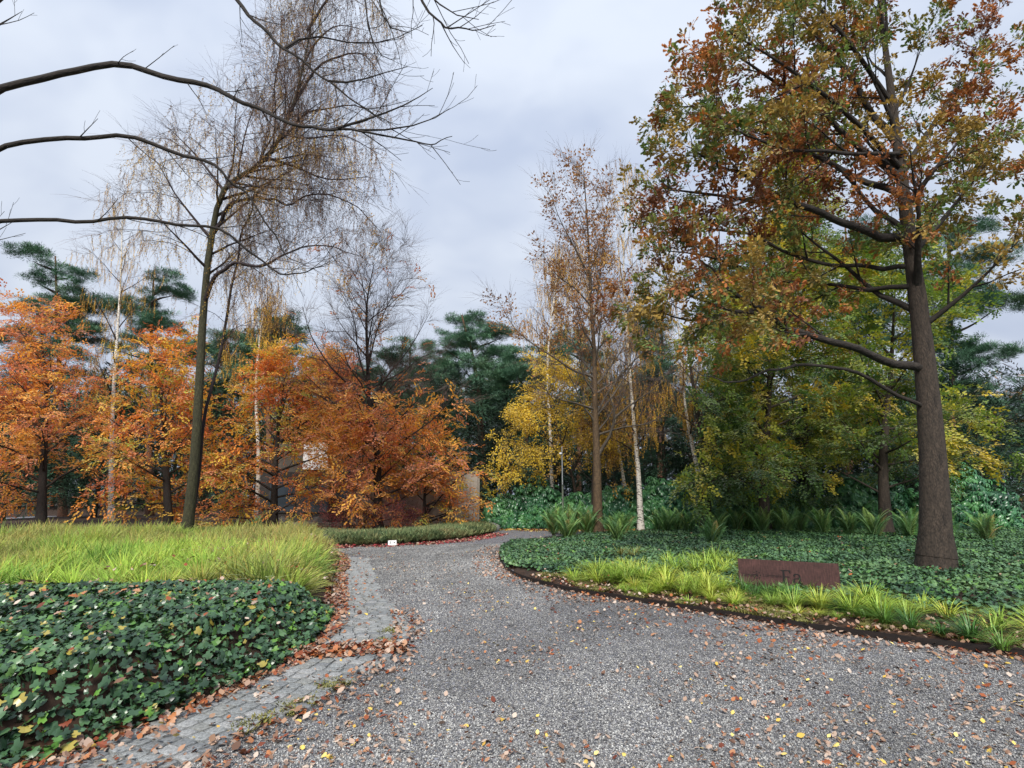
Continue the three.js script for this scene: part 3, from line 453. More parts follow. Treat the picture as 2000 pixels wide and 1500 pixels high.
broadleaf('maple_tree', 'golden green maple further along the bed beyond the big oak', 54, [[1730, 1040, 21], [1725, 900, 21], [1740, 720, 21], [1750, 520, 21]], 0.24, SPRAY.maple, PAL.maple, { every: 4.4, a: { per: 3.4, len: 4.2, t0: 0.18, end: 0.5, ang: 1.3, up: -0.1 }, freq: 0.5 });
broadleaf('maple_tree', 'yellow topped maple rising behind the russet oak foliage', 55, [[1580, 1030, 27], [1575, 850, 27], [1570, 600, 27], [1555, 300, 27]], 0.26, SPRAY.maple, PAL.maple, { every: 4.4, a: { per: 3.2, len: 4.6, t0: 0.2, end: 0.6 }, bias: () => 0.25 });
broadleaf('oak_tree', 'dark straight oak trunk with grey bare crown among the ferns', 56, [[1380, 1048, 23.8], [1377, 950, 23.8], [1368, 850, 23.8], [1352, 740, 23.8], [1338, 640, 23.8]], 0.24, SPRAY.smallOak, PAL.oakBrown, { every: 0.5, bark: BARK.dark, limbBark: BARK.grey, a: { per: 2.6, len: 2.6, t0: 0.42 }, b: { per: 3.2 }, c: { per: 4 }, keep: (p, r) => r() < 0.5 });
// ---- pines
function pine(label, seed, trunk, r0, pads, group = 'tall pines') {
  const t = thing('pine_tree', label, 'tree', null, group), T = new Tree(seed, { leafFrom: 9, leafStep: 1, levels: [] }), q = up(...trunk), r = T.r; q[0].y = 0;
  T.grow(q, r0, 0.05, 0);
  const d = trunk[trunk.length - 1][2], curve = new THREE.CatmullRomCurve3(q);
  for (const [u, v, w, h, f = 0.5] of pads) {      // flat cushions of needles on crooked limbs
    const c = P(u, v, d), px = d / FOCAL, a = w * px, b = h * px; c.z += (r() - 0.5) * a * 1.3;
    let foot = q[q.length - 1], best = 1e9; for (const p of curve.getPoints(24)) { const e = Math.abs(p.y - (c.y - b - 0.25 * Math.abs(p.x - c.x))); if (e < best) { best = e; foot = p; } }
    T.grow([foot, foot.clone().lerp(c, 0.5).add(V(0, -0.15 * a, (r() - 0.5) * a * 0.5)), c.clone().add(V(0, -b * 0.5, 0))], r0 * 0.42, 0.02, 1);
    const nc = Math.max(4, Math.round(a * a * 6.5 * f * 2));
    for (let k = 0; k < nc; k++) {
      const an = r() * 6.28, rr = Math.sqrt(r()), cl = V(c.x + Math.cos(an) * rr * a, c.y + (r() - 0.45) * b * 1.5 * Math.sqrt(1 - rr * rr * 0.8) - 0.3 * rr * b, c.z + Math.sin(an) * rr * a * 0.9), m = 7 + Math.floor(9 * r());
      for (let j = 0; j < m; j++) { const p = cl.clone().add(V((r() - 0.5) * 0.75, (r() - 0.4) * 0.3, (r() - 0.5) * 0.75)); T.tips.push({ p, d: p.clone().sub(c).normalize() }); }
    }
  }
  T.wood(t, BARK.pine, BARK.dark);
  T.foliage(t, SPRAY.needles, DULL, { every: 1, pal: PAL.pine, scale: 0.95, freq: 0.4, tilt: 0.8, name: 'foliage' });
  return settle(t, q[0].clone().setY(0));
}
const padsFor = (seed, u, v0, v1, w, n) => { const r = rng(seed), out = []; for (let k = 0; k < n; k++) { const t = (k + r() * 0.6) / n, ww = w * (0.45 + 0.75 * Math.sin(Math.PI * (0.2 + 0.7 * t))); out.push([u + (r() - 0.5) * 1.5 * ww, lerp(v0, v1, t), ww * (0.4 + 0.35 * r()), 12 + 10 * r()]); } return out; };
pine('flat topped pine with bent orange trunk standing above the drive', 61, [[946, 1030, 44], [945, 900, 44], [936, 770, 44], [922, 690, 44], [908, 640, 44], [902, 615, 44]], 0.24, [[905, 618, 42, 11], [945, 645, 40, 13], [982, 652, 34, 11], [890, 652, 30, 12], [925, 668, 46, 14], [870, 680, 38, 14], [968, 690, 40, 14], [905, 715, 50, 16], [860, 725, 36, 15], [985, 730, 30, 15]]);
pine('broad dark pine with low grey trunk behind the yellow hazel', 62, [[1030, 1030, 41], [1026, 880, 41], [1030, 800, 41], [1040, 740, 41], [1035, 690, 41]], 0.28, [[1030, 690, 50, 20], [985, 705, 48, 20], [1060, 720, 44, 18], [1010, 735, 56, 20], [960, 745, 40, 18], [1050, 760, 36, 16], [1085, 700, 34, 18], [1000, 770, 40, 18], [960, 790, 40, 20]]);
pine('round headed pine rising behind the half bare birch', 63, [[530, 1030, 38], [525, 850, 38], [520, 700, 38], [522, 630, 38]], 0.25, padsFor(163, 522, 625, 760, 62, 12));
pine('small pine between the copper beech and the flat topped pine', 64, [[795, 1030, 42], [798, 850, 42], [800, 720, 42], [802, 670, 42]], 0.22, padsFor(164, 800, 668, 790, 52, 11));
pine('pine with thin crown seen through the copper beech twigs', 65, [[690, 1030, 46], [690, 850, 46], [686, 740, 46], [688, 710, 46]], 0.22, padsFor(165, 688, 712, 800, 56, 9));
pine('slim pine rising behind the wide dark yew', 75, [[862, 1030, 48], [864, 850, 48], [868, 740, 48], [866, 690, 48]], 0.22, padsFor(175, 866, 692, 840, 46, 11));
pine('low pine close beside the flat topped pine', 76, [[985, 1030, 47], [986, 880, 47], [990, 780, 47], [988, 700, 47]], 0.24, padsFor(176, 988, 700, 850, 54, 12));
pine('bushy pine beside the half bare birch', 66, [[600, 1030, 43], [602, 850, 43], [598, 730, 43], [596, 690, 43]], 0.22, padsFor(166, 598, 690, 800, 52, 11));
pine('dark pine behind the amber beech', 67, [[440, 1030, 40], [440, 850, 40], [436, 720, 40], [440, 650, 40]], 0.25, padsFor(167, 440, 650, 800, 60, 12));
pine('tall pine behind the rust coloured beech', 68, [[290, 1030, 42], [292, 820, 42], [296, 640, 42], [300, 540, 42]], 0.27, padsFor(168, 298, 545, 760, 66, 14));
pine('tall pine at the outer end of the beech row', 69, [[120, 1030, 40], [120, 820, 40], [112, 620, 40], [108, 500, 40]], 0.27, padsFor(169, 110, 505, 760, 72, 15));
pine('pine half hidden behind the weeping ochre birch', 70, [[1130, 1030, 44], [1132, 850, 44], [1136, 740, 44], [1134, 640, 44]], 0.24, padsFor(170, 1134, 645, 800, 50, 11));
pine('pine behind the white stemmed birch', 71, [[1290, 1030, 40], [1290, 850, 40], [1294, 700, 40], [1290, 600, 40]], 0.26, padsFor(171, 1290, 610, 830, 62, 15));
pine('pine behind the dense maple', 72, [[1440, 1030, 38], [1440, 850, 38], [1444, 650, 38], [1446, 520, 38]], 0.26, padsFor(172, 1446, 530, 820, 74, 15));
pine('pine behind the golden green maple', 73, [[1860, 1030, 36], [1860, 820, 36], [1856, 600, 36], [1850, 430, 36]], 0.27, padsFor(173, 1852, 440, 800, 84, 16));
pine('pine between the two green maples', 74, [[1660, 1030, 39], [1660, 800, 39], [1656, 560, 39], [1650, 420, 39]], 0.27, padsFor(174, 1652, 430, 800, 76, 15));
// ---- yews and other dark evergreens
function evergreen(label, seed, u, v, d, top, w, group = 'dark evergreens under the pines') {
  const foot = footOf(u, v, d), h = P(u, top, d).y, half = w * d / FOCAL, t = thing('yew_tree', label, 'tree', null, group);
  const T = new Tree(seed, { leafFrom: 1, leafStep: 0.32, levels: [{ per: 5, t0: 0.08, len: half * 1.1, end: 0.12, ang: 1.3, angEnd: 0.9, up: -0.15, wob: 0.2, rad: 0.03 }, { per: 2.2, t0: 0.2, len: 0.8, end: 0.5, ang: 0.9, up: -0.3, wob: 0.3, rad: 0.012 }] });
  T.grow([foot, V(foot.x + 0.1, h * 0.5, foot.z), V(foot.x, h, foot.z)], 0.16, 0.02, 0);
  T.wood(t, BARK.dark); T.foliage(t, SPRAY.yew, DULL, { every: 2.3, pal: PAL.yew, jit: 0.45, tilt: 0.6, freq: 0.5, scale: 1.1 });
  return settle(t, foot);
}
evergreen('dark feathery yew at the bend of the drive behind the concrete wall', 81, 930, 1028, 34, 745, 80);
evergreen('wide dark yew behind the wall between the beeches', 82, 855, 1030, 37, 730, 85);
evergreen('dark yew behind the lamp post', 83, 1085, 1030, 34, 800, 80);
evergreen('dark yew behind the slim white birch stem', 84, 1200, 1030, 36, 740, 90);
evergreen('dark yew between the white birch and the leaning birch', 85, 1300, 1030, 31, 720, 95);
evergreen('dark yew in the shade behind the ferns', 86, 1430, 1032, 30, 720, 110);
evergreen('dark yew beyond the dense maple trunk', 87, 1570, 1032, 29, 780, 100);
evergreen('dark yew beyond the golden green maple', 88, 1720, 1032, 28, 760, 110);
evergreen('dark yew at the outer end of the fern bed', 89, 1900, 1032, 27, 720, 130);
evergreen('dark yew behind the white panelled house', 90, 600, 1030, 44, 790, 90);
evergreen('dark yew behind the broad amber beech', 91, 400, 1030, 38, 760, 90);
evergreen('dark yew behind the yellow birch', 92, 180, 1030, 36, 740, 110);
evergreen('dark yew at the outer edge behind the rust coloured beech', 93, 0, 1030, 34, 700, 120);
evergreen('dark yew behind the copper beech', 94, 740, 1030, 40, 760, 90);
evergreen('dark yew beneath the broad pine', 95, 995, 1030, 38, 770, 75);
{ // far wood: one mass of stems and twigs closing the view
  const list = [], r = rng(99), stems = new Wood();
  for (let k = 0; k < 21000; k++) { const x = -75 + 150 * r(), z = -50 - 24 * r(), top = 11 + 6 * fbm(x * 0.09, 3, 1, 3) + 1.5 * r(), y = Math.pow(r(), 0.75) * top; list.push([basis(V(x, y, z), V(r() - 0.5, r() * 0.5, r() - 0.5), V(r() - 0.5, 1, r() - 0.5), 2.0 + 1.6 * r(), new THREE.Matrix4()), (r() < 0.6 ? PAL.yew(r()) : r() < 0.6 ? PAL.pine(r()) : PAL.birch(r())).multiplyScalar(0.8 + 0.4 * r())]); }
  for (let k = 0; k < 150; k++) { const x = -75 + 150 * r(), z = -56 - 16 * r(), h = 8 + 6 * r(), l = (r() - 0.5) * 1.5; stems.tube([V(x, -0.1, z), V(x + l * 0.5, h * 0.5, z), V(x + l, h, z)], [0.2, 0.14, 0.04], 5); }
  const o = copies('far_wood', SPRAY.yew, DULL, list); tag(o, 'far off mass of dark woodland closing the view behind the pines', 'woodland');
  const s = stuff(mesh('stems', stems.build(), BARK.grey, o)); s.name = 'stems';
}
// ---- rhododendrons
function rhododendron(label, seed, u, v, d, wpx, hpx, deep = 0.8) {
  const foot = footOf(u, v, d), a = wpx * d / FOCAL / 2, h = hpx * d / FOCAL, t = thing('rhododendron', label, 'shrub', null, 'rhododendrons'), r = rng(seed), list = [], w = new Wood();
  for (let k = 0; k < 9; k++) { const an = r() * 6.28, rr = 0.3 + 0.6 * r(); w.tube([foot.clone(), V(foot.x + Math.cos(an) * a * rr * 0.5, h * 0.4, foot.z + Math.sin(an) * a * rr * 0.4), V(foot.x + Math.cos(an) * a * rr, h * (0.6 + 0.3 * r()), foot.z + Math.sin(an) * a * deep * rr)], [0.03, 0.022, 0.01], 4); }
  mesh('stems', w.build(), BARK.dark, t);
  const n = Math.round(220 * a * h * 1.7);
  for (let k = 0; k < n; k++) {
    const an = r() * 6.28, e = Math.asin(r() * 0.98), lump = 1 + 0.3 * noise(an * 1.6 + seed, e * 3, seed) + 0.14 * noise(an * 5, e * 7, seed), f = (0.72 + 0.3 * Math.sqrt(r())) * lump;
    const nx = Math.cos(an) * Math.cos(e), ny = Math.sin(e), nz = Math.sin(an) * Math.cos(e), p = V(foot.x + nx * a * f, 0.1 + ny * h * 0.95 * f, foot.z + nz * a * deep * f);
    if (r() < 0.3) p.y *= 0.6 + 0.4 * r();
    const out = V(nx, ny * 0.6 + 0.55, nz).normalize(), side = V(r() - 0.5, r() - 0.5, r() - 0.5).cross(out);
    list.push([basis(p, side, out, 0.9 + 0.5 * r(), new THREE.Matrix4()), PAL.rhodo(0.45 + 0.8 * fbm(p.x * 0.9, p.y * 0.9, p.z * 0.9, 2) + 0.5 * (r() - 0.5))]);
  }
  copies('foliage', SPRAY.whorl, GLOSSY, list, t); return settle(t, foot);
}
rhododendron('rounded rhododendron at the back of the bend in the drive', 201, 990, 1036, 28.6, 110, 62); rhododendron('tall rhododendron beside the lamp post, above the leaf strewn drive edge', 202, 1055, 1036, 28.9, 130, 84);
rhododendron('light green rhododendron between lamp post and young oak', 203, 1135, 1034, 28.2, 100, 66); rhododendron('rhododendron between the young oak and the white birch', 204, 1210, 1034, 28.6, 120, 78);
rhododendron('dark rhododendron behind the white birch', 205, 1300, 1034, 28, 130, 96); rhododendron('dark rhododendron behind the straight oak trunk', 206, 1405, 1036, 27.5, 130, 92); rhododendron('dark rhododendron below the dense maple', 207, 1530, 1036, 26.6, 150, 92);
rhododendron('rhododendron below the golden green maple', 208, 1690, 1038, 25.6, 180, 110); rhododendron('rhododendron at the outer end of the fern bed', 209, 1880, 1040, 24.5, 200, 120);
// ---------------------------------------------------------------- low planting
const bladeTuft = (seed, n, L, spread, w, straw = 0.12) => {
  const g = new Geo(), r = rng(seed);
  for (let k = 0; k < n; k++) {
    const a = r() * 6.28, lean = spread * (0.25 + r()), l = L * (0.6 + 0.5 * r()), x0 = Math.cos(a) * 0.04 * r() * 2, z0 = Math.sin(a) * 0.04 * r() * 2, c = 0.75 + 0.5 * r(), dry = r() < straw ? [c * 1.15, c * 0.85, c * 1.0] : c, cx = -Math.sin(a) * w, cz = Math.cos(a) * w; let prev = null;
    for (let j = 0; j <= 3; j++) { const t = j / 3, out = l * lean * (0.35 * t + 0.65 * t * t), y = l * (t - 0.42 * lean * t * t), ww = 1 - t * t * 0.85, x = x0 + Math.cos(a) * out, z = z0 + Math.sin(a) * out, now = [g.v(x + cx * ww, y, z + cz * ww, dry), g.v(x - cx * ww, y, z - cz * ww, dry)]; if (prev) g.t(prev[0], prev[1], now[0], prev[1], now[1], now[0]); prev = now; }
  }
  return g.build();
};
const TUFT = [bladeTuft(1, 44, 0.44, 0.95, 0.0085, 0.15), bladeTuft(2, 60, 0.5, 1.05, 0.0045, 0.2), bladeTuft(3, 46, 0.4, 1.2, 0.005)];
const GRASS = leafMat({ transmission: 0.25 });
const sedge = palette('#6f9a38', '#8cb442', '#a4c44a', '#b8cc54', '#94b446'), sedgeDry = palette('#8a8848', '#a8a458', '#b4ac66', '#7c8040', '#b89a58');
const yaw = (p, s, a, tilt = 0, out = new THREE.Matrix4()) => out.compose(p, new THREE.Quaternion().setFromEuler(new THREE.Euler(tilt * Math.cos(a * 3), a, tilt * Math.sin(a * 5))), s.isVector3 ? s : V(s, s, s));
{ // sedge mound beside the paving
  const list = [], r = rng(301);
  for (let k = 0; k < 15000 && list.length < 5600; k++) {
    const z = -8.2 - 10.6 * Math.pow(r(), 0.85), x = -2.2 - 11 * r() + (z + 8) * 0.12, d = edgeDist(BED_LEFT, x, z); if (d < 0.32) continue;
    if (z + 0.12 * (x + 2) > -8.3 - 0.5 * noise(x, 0, 3) && x > -20) continue;
    if (noise(x * 0.7, z * 0.7, 8) > 0.42 && r() < 0.6) continue;
    const dry = smooth(-0.1, 0.35, fbm(x * 0.4, z * 0.4, 6, 3) + 0.25 * smooth(-11.5, -14.5, z));
    const c = sedge(0.5 + fbm(x * 0.8, z * 0.8, 2, 2) + 0.4 * (r() - 0.5)).lerp(sedgeDry(r()), clamp(dry * 0.8 + (r() < 0.12 ? 0.5 : 0))); c.multiplyScalar(0.75 + 0.5 * r());
    list.push([yaw(V(x, leftHeight(x, z, d) - 0.02, z), V(1, 0.65 + 0.7 * r(), 1).multiplyScalar((0.8 + 0.4 * r()) * (1 + 0.5 * noise(x * 0.9, z * 0.9, 12))), r() * 6.28, 0.4), c]);
  }
  tag(copies('sedge_mound', TUFT[0], GRASS, list), 'yellow green sedge mound covering the bed beside the paved strip', 'grass');
}
{ // ivy
  const shape = leafShape('ivy', 0.072, 0.088), make = (seed, n, s) => { const g = new Geo(), r = rng(seed); for (let k = 0; k < n; k++) { const a = k * 2.1 + r(), d = V(Math.cos(a), -0.5 + 0.5 * r(), Math.sin(a)); addLeaf(g, shape, V(s * Math.cos(a) * r(), 0.05 * s * r(), s * Math.sin(a) * r()), d, V((r() - 0.5) * 1.2, 1, (r() - 0.5) * 1.2 + 0.3), 0.12, 0.35, 0.75 + 0.5 * r()); } return g.build(); };
  const one = make(5, 1, 0), many = make(6, 6, 0.16), pal = palette('#22382a', '#2f4a34', '#3f5e40', '#50724c', '#668456'), young = palette('#4a7a2c', '#5f9034', '#79a83a');
  const list = [], r = rng(311);
  for (let k = 0; k < 120000 && list.length < 27000; k++) {
    const z = -1.2 - 8.1 * r(), x = -2.0 - 6.5 * r(), d = edgeDist(BED_LEFT, x, z); if (d < -0.06) continue;
    if (z + 0.12 * (x + 2) < -8.55 - 0.6 * noise(x, 0, 3)) continue;
    if (x < -5.4 && r() < 0.5) continue;
    const e = 0.08, y = leftHeight(x, z, Math.max(d, 0)), nx = -(leftHeight(x + e, z, Math.max(0, edgeDist(BED_LEFT, x + e, z))) - y) / e, nz = -(leftHeight(x, z + e, Math.max(0, edgeDist(BED_LEFT, x, z + e))) - y) / e;
    const n = V(nx * 0.8, 1, nz * 0.8 + 0.25).normalize(), a = r() * 6.28, dir = V(Math.cos(a), 0, Math.sin(a)).addScaledVector(n, -0.35);
    const fresh = r() < 0.17 ? 0.3 + 0.5 * r() : 0;
    const c = pal(0.45 + 0.7 * fbm(x * 2, z * 2, 1, 2) + 0.5 * (r() - 0.5)).lerp(young(r()), fresh);
    list.push([basis(V(x, y + 0.12 * r(), z), dir, n.add(V((r() - 0.5) * 0.9, 0, (r() - 0.5) * 0.9)), 0.4 + 0.75 * r(), new THREE.Matrix4()), r() < 0.025 ? lin('#a89a4a') : c.multiplyScalar(0.8 + 0.45 * r())]);
  }
  tag(copies('ivy_mound', one, GLOSSY, list), 'glossy dark ivy mound spilling over the leaf strewn paved strip', 'ivy');
  const list2 = [], r2 = rng(312);
  for (let k = 0; k < 160000 && list2.length < 34000; k++) {
    const z = -4 - 22.4 * Math.pow(r2(), 0.8), x = -0.6 + 22 * Math.pow(r2(), 1.5) + 0.1, d = edgeDist(BED_RIGHT, x, z); if (d < 0.08) continue;
    const front = Math.hypot((x - 0.1) * 0.9, z + 15) < 4.2; if (!front && d < 1.5 + 0.5 * noise(x, z, 4)) continue; if (front && d < 0.2 + 0.9 * smooth(-13.2, -10.5, z) && z > -13) continue;
    list2.push([yaw(V(x, rightHeight(x, z, d) + 0.05 + 0.1 * r2(), z), 0.6 + 0.45 * r2(), r2() * 6.28, 0.35), pal(0.62 + 0.9 * fbm(x * 0.8, z * 0.8, 5, 3) + 0.5 * (r2() - 0.5)).lerp(young(r2()), r2() < 0.1 ? 0.5 : 0)]);
  }
  tag(copies('ivy_carpet', many, GLOSSY, list2), 'low ivy carpet around the young oak inside the steel edging', 'ivy');
}
{ // heath edging in front of the beeches: short stiff twigs
  const g = new Geo(), r = rng(7); for (let k = 0; k < 26; k++) { const a = r() * 6.28, d = V(Math.cos(a) * 0.9, 0.5 + r(), Math.sin(a) * 0.8).normalize(), p = V((r() - 0.5) * 0.24, 0.02 + 0.1 * r(), (r() - 0.5) * 0.24); addLeaf(g, [[0, 0], [0.1, 0.012], [0.24, 0]], p, d, V(r() - 0.5, 1, r() - 0.5), 0, 0.1, 0.5 + r()); }
  const pal = palette('#3e5434', '#566a42', '#708052', '#8c9060', '#7c6c4c'), list = []; const q = g.build();
  for (let k = 0; k < 40000 && list.length < 5200; k++) { const x = -13 + 12.4 * r(), z = -18.4 - 8.2 * r(), d = edgeDist(BED_MIDDLE, x, z); if (d < 0.1 || d > 1.9) continue; if (x < -8.5 && r() < 0.4) continue; list.push([yaw(V(x, 0.04 + 0.13 * smooth(0.05, 0.5, d) * (0.4 + 0.6 * r()), z), 0.7 + 0.4 * r(), r() * 6.28, 0.3), pal(0.5 + 0.9 * fbm(x, z, 3, 3) + 0.9 * (r() - 0.5)).multiplyScalar(0.7 + 0.6 * r())]); }
  tag(copies('heath_edging', q, DULL, list), 'low olive brown heath edging along the bed under the beeches', 'ground cover');
}
// sedge clumps in the round bed, each its own plant
{
  const clump = [bladeTuft(21, 120, 0.42, 1.05, 0.006, 0.14), bladeTuft(22, 110, 0.4, 1.25, 0.006, 0.2), bladeTuft(23, 80, 0.34, 1.4, 0.0065, 0.16), bladeTuft(24, 120, 0.46, 1.2, 0.007, 0.2)];
  const lime = ['#94b03e', '#a6ba46', '#80a03c', '#aebc4c', '#8ca644'].map((h) => solidLeaf({ color: lin(h), roughness: 0.55 })), green = ['#3f6a2c', '#4d7a30', '#5f8634'].map((h) => solidLeaf({ color: lin(h), roughness: 0.5 })), olive = ['#7c8240', '#6f7c38'].map((h) => solidLeaf({ color: lin(h) }));
  const r = rng(331);
  const put = (u, v, s, ms, label, group) => { const p = G(u, v); const o = tag(mesh('sedge_clump', clump[Math.floor(r() * 4)], ms[Math.floor(r() * ms.length)]), label, 'sedge', group); o.position.set(p.x, rightHeight(p.x, p.z, Math.max(0, edgeDist(BED_RIGHT, p.x, p.z))), p.z); o.rotation.y = r() * 6.28; o.scale.set(s, s * (0.85 + 0.3 * r()), s); };
  const A = 'lime green sedge clump in the row behind the steel edging', GA = 'sedge clumps behind the steel edging';
  for (const [u, v, s] of [[1120, 1140, 0.8], [1142, 1130, 0.7], [1168, 1146, 1.05], [1190, 1132, 1.05], [1208, 1148, 0.9], [1232, 1140, 1], [1262, 1152, 1.05], [1278, 1136, 1], [1300, 1150, 1], [1322, 1138, 1.1], [1345, 1156, 1], [1362, 1142, 1.1], [1384, 1158, 1], [1402, 1144, 1.15], [1426, 1160, 1], [1250, 1132, 1], [1340, 1128, 1.1], [1380, 1130, 1.1], [1418, 1134, 1.1], [1306, 1126, 1], [1218, 1126, 0.9], [1290, 1166, 0.7], [1240, 1160, 0.55], [1360, 1172, 0.6], [1392, 1184, 0.6], [1410, 1170, 0.7], [1345, 1186, 0.5], [1223, 1165, 0.4], [1440, 1184, 0.6], [1530, 1192, 0.7], [1552, 1200, 0.6], [1398, 1120, 1.1], [1362, 1118, 1.1], [1430, 1120, 1.1]]) s < 0.75 ? put(u, v, s, lime, 'small lime green sedge tuft on mossy soil just inside the steel edging', 'small sedge tufts inside the edging') : put(u, v, s, lime, A, GA);
  for (const [u, v, s] of [[1455, 1172, 1], [1478, 1182, 1], [1500, 1178, 1.1], [1522, 1184, 1.05], [1545, 1186, 1.1], [1490, 1168, 1], [1535, 1172, 1], [1565, 1190, 1.1], [1590, 1196, 1.1], [1620, 1200, 1.15], [1580, 1178, 1.1], [1650, 1212, 1.1], [1690, 1220, 1.1], [1730, 1232, 1.1], [1780, 1240, 1.2], [1840, 1252, 1.2], [1900, 1262, 1.2], [1960, 1280, 1.2]]) put(u, v, s * 0.66, green, 'dark green grassy clump at the foot of the rusty sign row', 'dark green clumps by the sign');
  for (let k = 0; k < 150; k++) { const i = 10 + Math.floor(8 * r()), t = r(), a = BED_RIGHT[i], b = BED_RIGHT[i + 1], dx = b[0] - a[0], dz = b[1] - a[1], l = Math.hypot(dx, dz), o = 0.35 + 1.25 * r(), x = lerp(a[0], b[0], t) - dz / l * o * -1, z = lerp(a[1], b[1], t) - dx / l * o; if (edgeDist(BED_RIGHT, x, z) < 0.3 || x > 9) continue; const w = camera.position, u = 1000 + FOCAL * x / -z; if (x > 3.3 && z < -8.55) continue; const small = o < 0.8; if (small && r() < 0.5) continue; const p = V(x, 0, z), oo = tag(mesh('sedge_clump', clump[Math.floor(r() * 4)], lime[Math.floor(r() * 5)]), small ? 'small lime green sedge tuft on mossy soil just inside the steel edging' : A, 'sedge', small ? 'small sedge tufts inside the edging' : GA); oo.position.set(x, rightHeight(x, z, edgeDist(BED_RIGHT, x, z)), z); oo.rotation.y = r() * 6.28; const sc = small ? 0.4 + 0.25 * r() : 0.75 + 0.35 * r(); oo.scale.set(sc, sc * (0.8 + 0.3 * r()), sc); }
  for (const [u, v, s] of [[1190, 1108, 0.85], [1212, 1106, 0.9], [1240, 1108, 0.9], [1100, 1112, 0.6], [1085, 1106, 0.6], [1112, 1100, 0.6], [1158, 1106, 0.7]]) put(u, v, s, olive, 'dull olive sedge clump among the ivy near the young oak', 'olive clumps in the ivy');
}
{ // moss cushions just inside the edging and beside the paving
  const g = new Geo(), r = rng(9); for (let k = 0; k < 22; k++) { const a = r() * 6.28, d = V(Math.cos(a), 0.4 + r(), Math.sin(a)).normalize(); addLeaf(g, [[0, 0], [0.015, 0.006], [0.035, 0]], V((r() - 0.5) * 0.08, 0, (r() - 0.5) * 0.08), d, V(0, 1, 0.1), 0, 0, 0.7 + 0.6 * r()); }
  const q = g.build(), pal = palette('#5a5c30', '#70703a', '#848040', '#66603a'), list = [];
  for (let k = 0; k < 40000 && list.length < 2400; k++) { const x = 0.2 + 7 * r(), z = -12 + 7.5 * r(), d = edgeDist(BED_RIGHT, x, z); if (d < 0.02 || d > 1.0 || noise(x * 1.9, z * 1.9, 5) < 0.0) continue; list.push([yaw(V(x, rightHeight(x, z, d), z), 0.9 + 0.9 * r(), r() * 6.28), pal(0.5 + fbm(x * 2, z * 2, 1, 2) + 0.5 * (r() - 0.5))]); }
  for (const [u, v] of [[560, 1390], [520, 1408], [600, 1372], [640, 1345], [480, 1425], [662, 1338], [745, 1270], [762, 1235], [752, 1255]]) { const p = G(u, v); for (let k = 0; k < 9; k++) list.push([yaw(V(p.x + (r() - 0.5) * 0.16, 0.012, p.z + (r() - 0.5) * 0.22), 0.8 + 0.6 * r(), r() * 6.28), pal(r())]); }
  tag(copies('moss', q, DULL, list), 'yellow green moss patches on bare soil along the steel edging', 'moss');
}
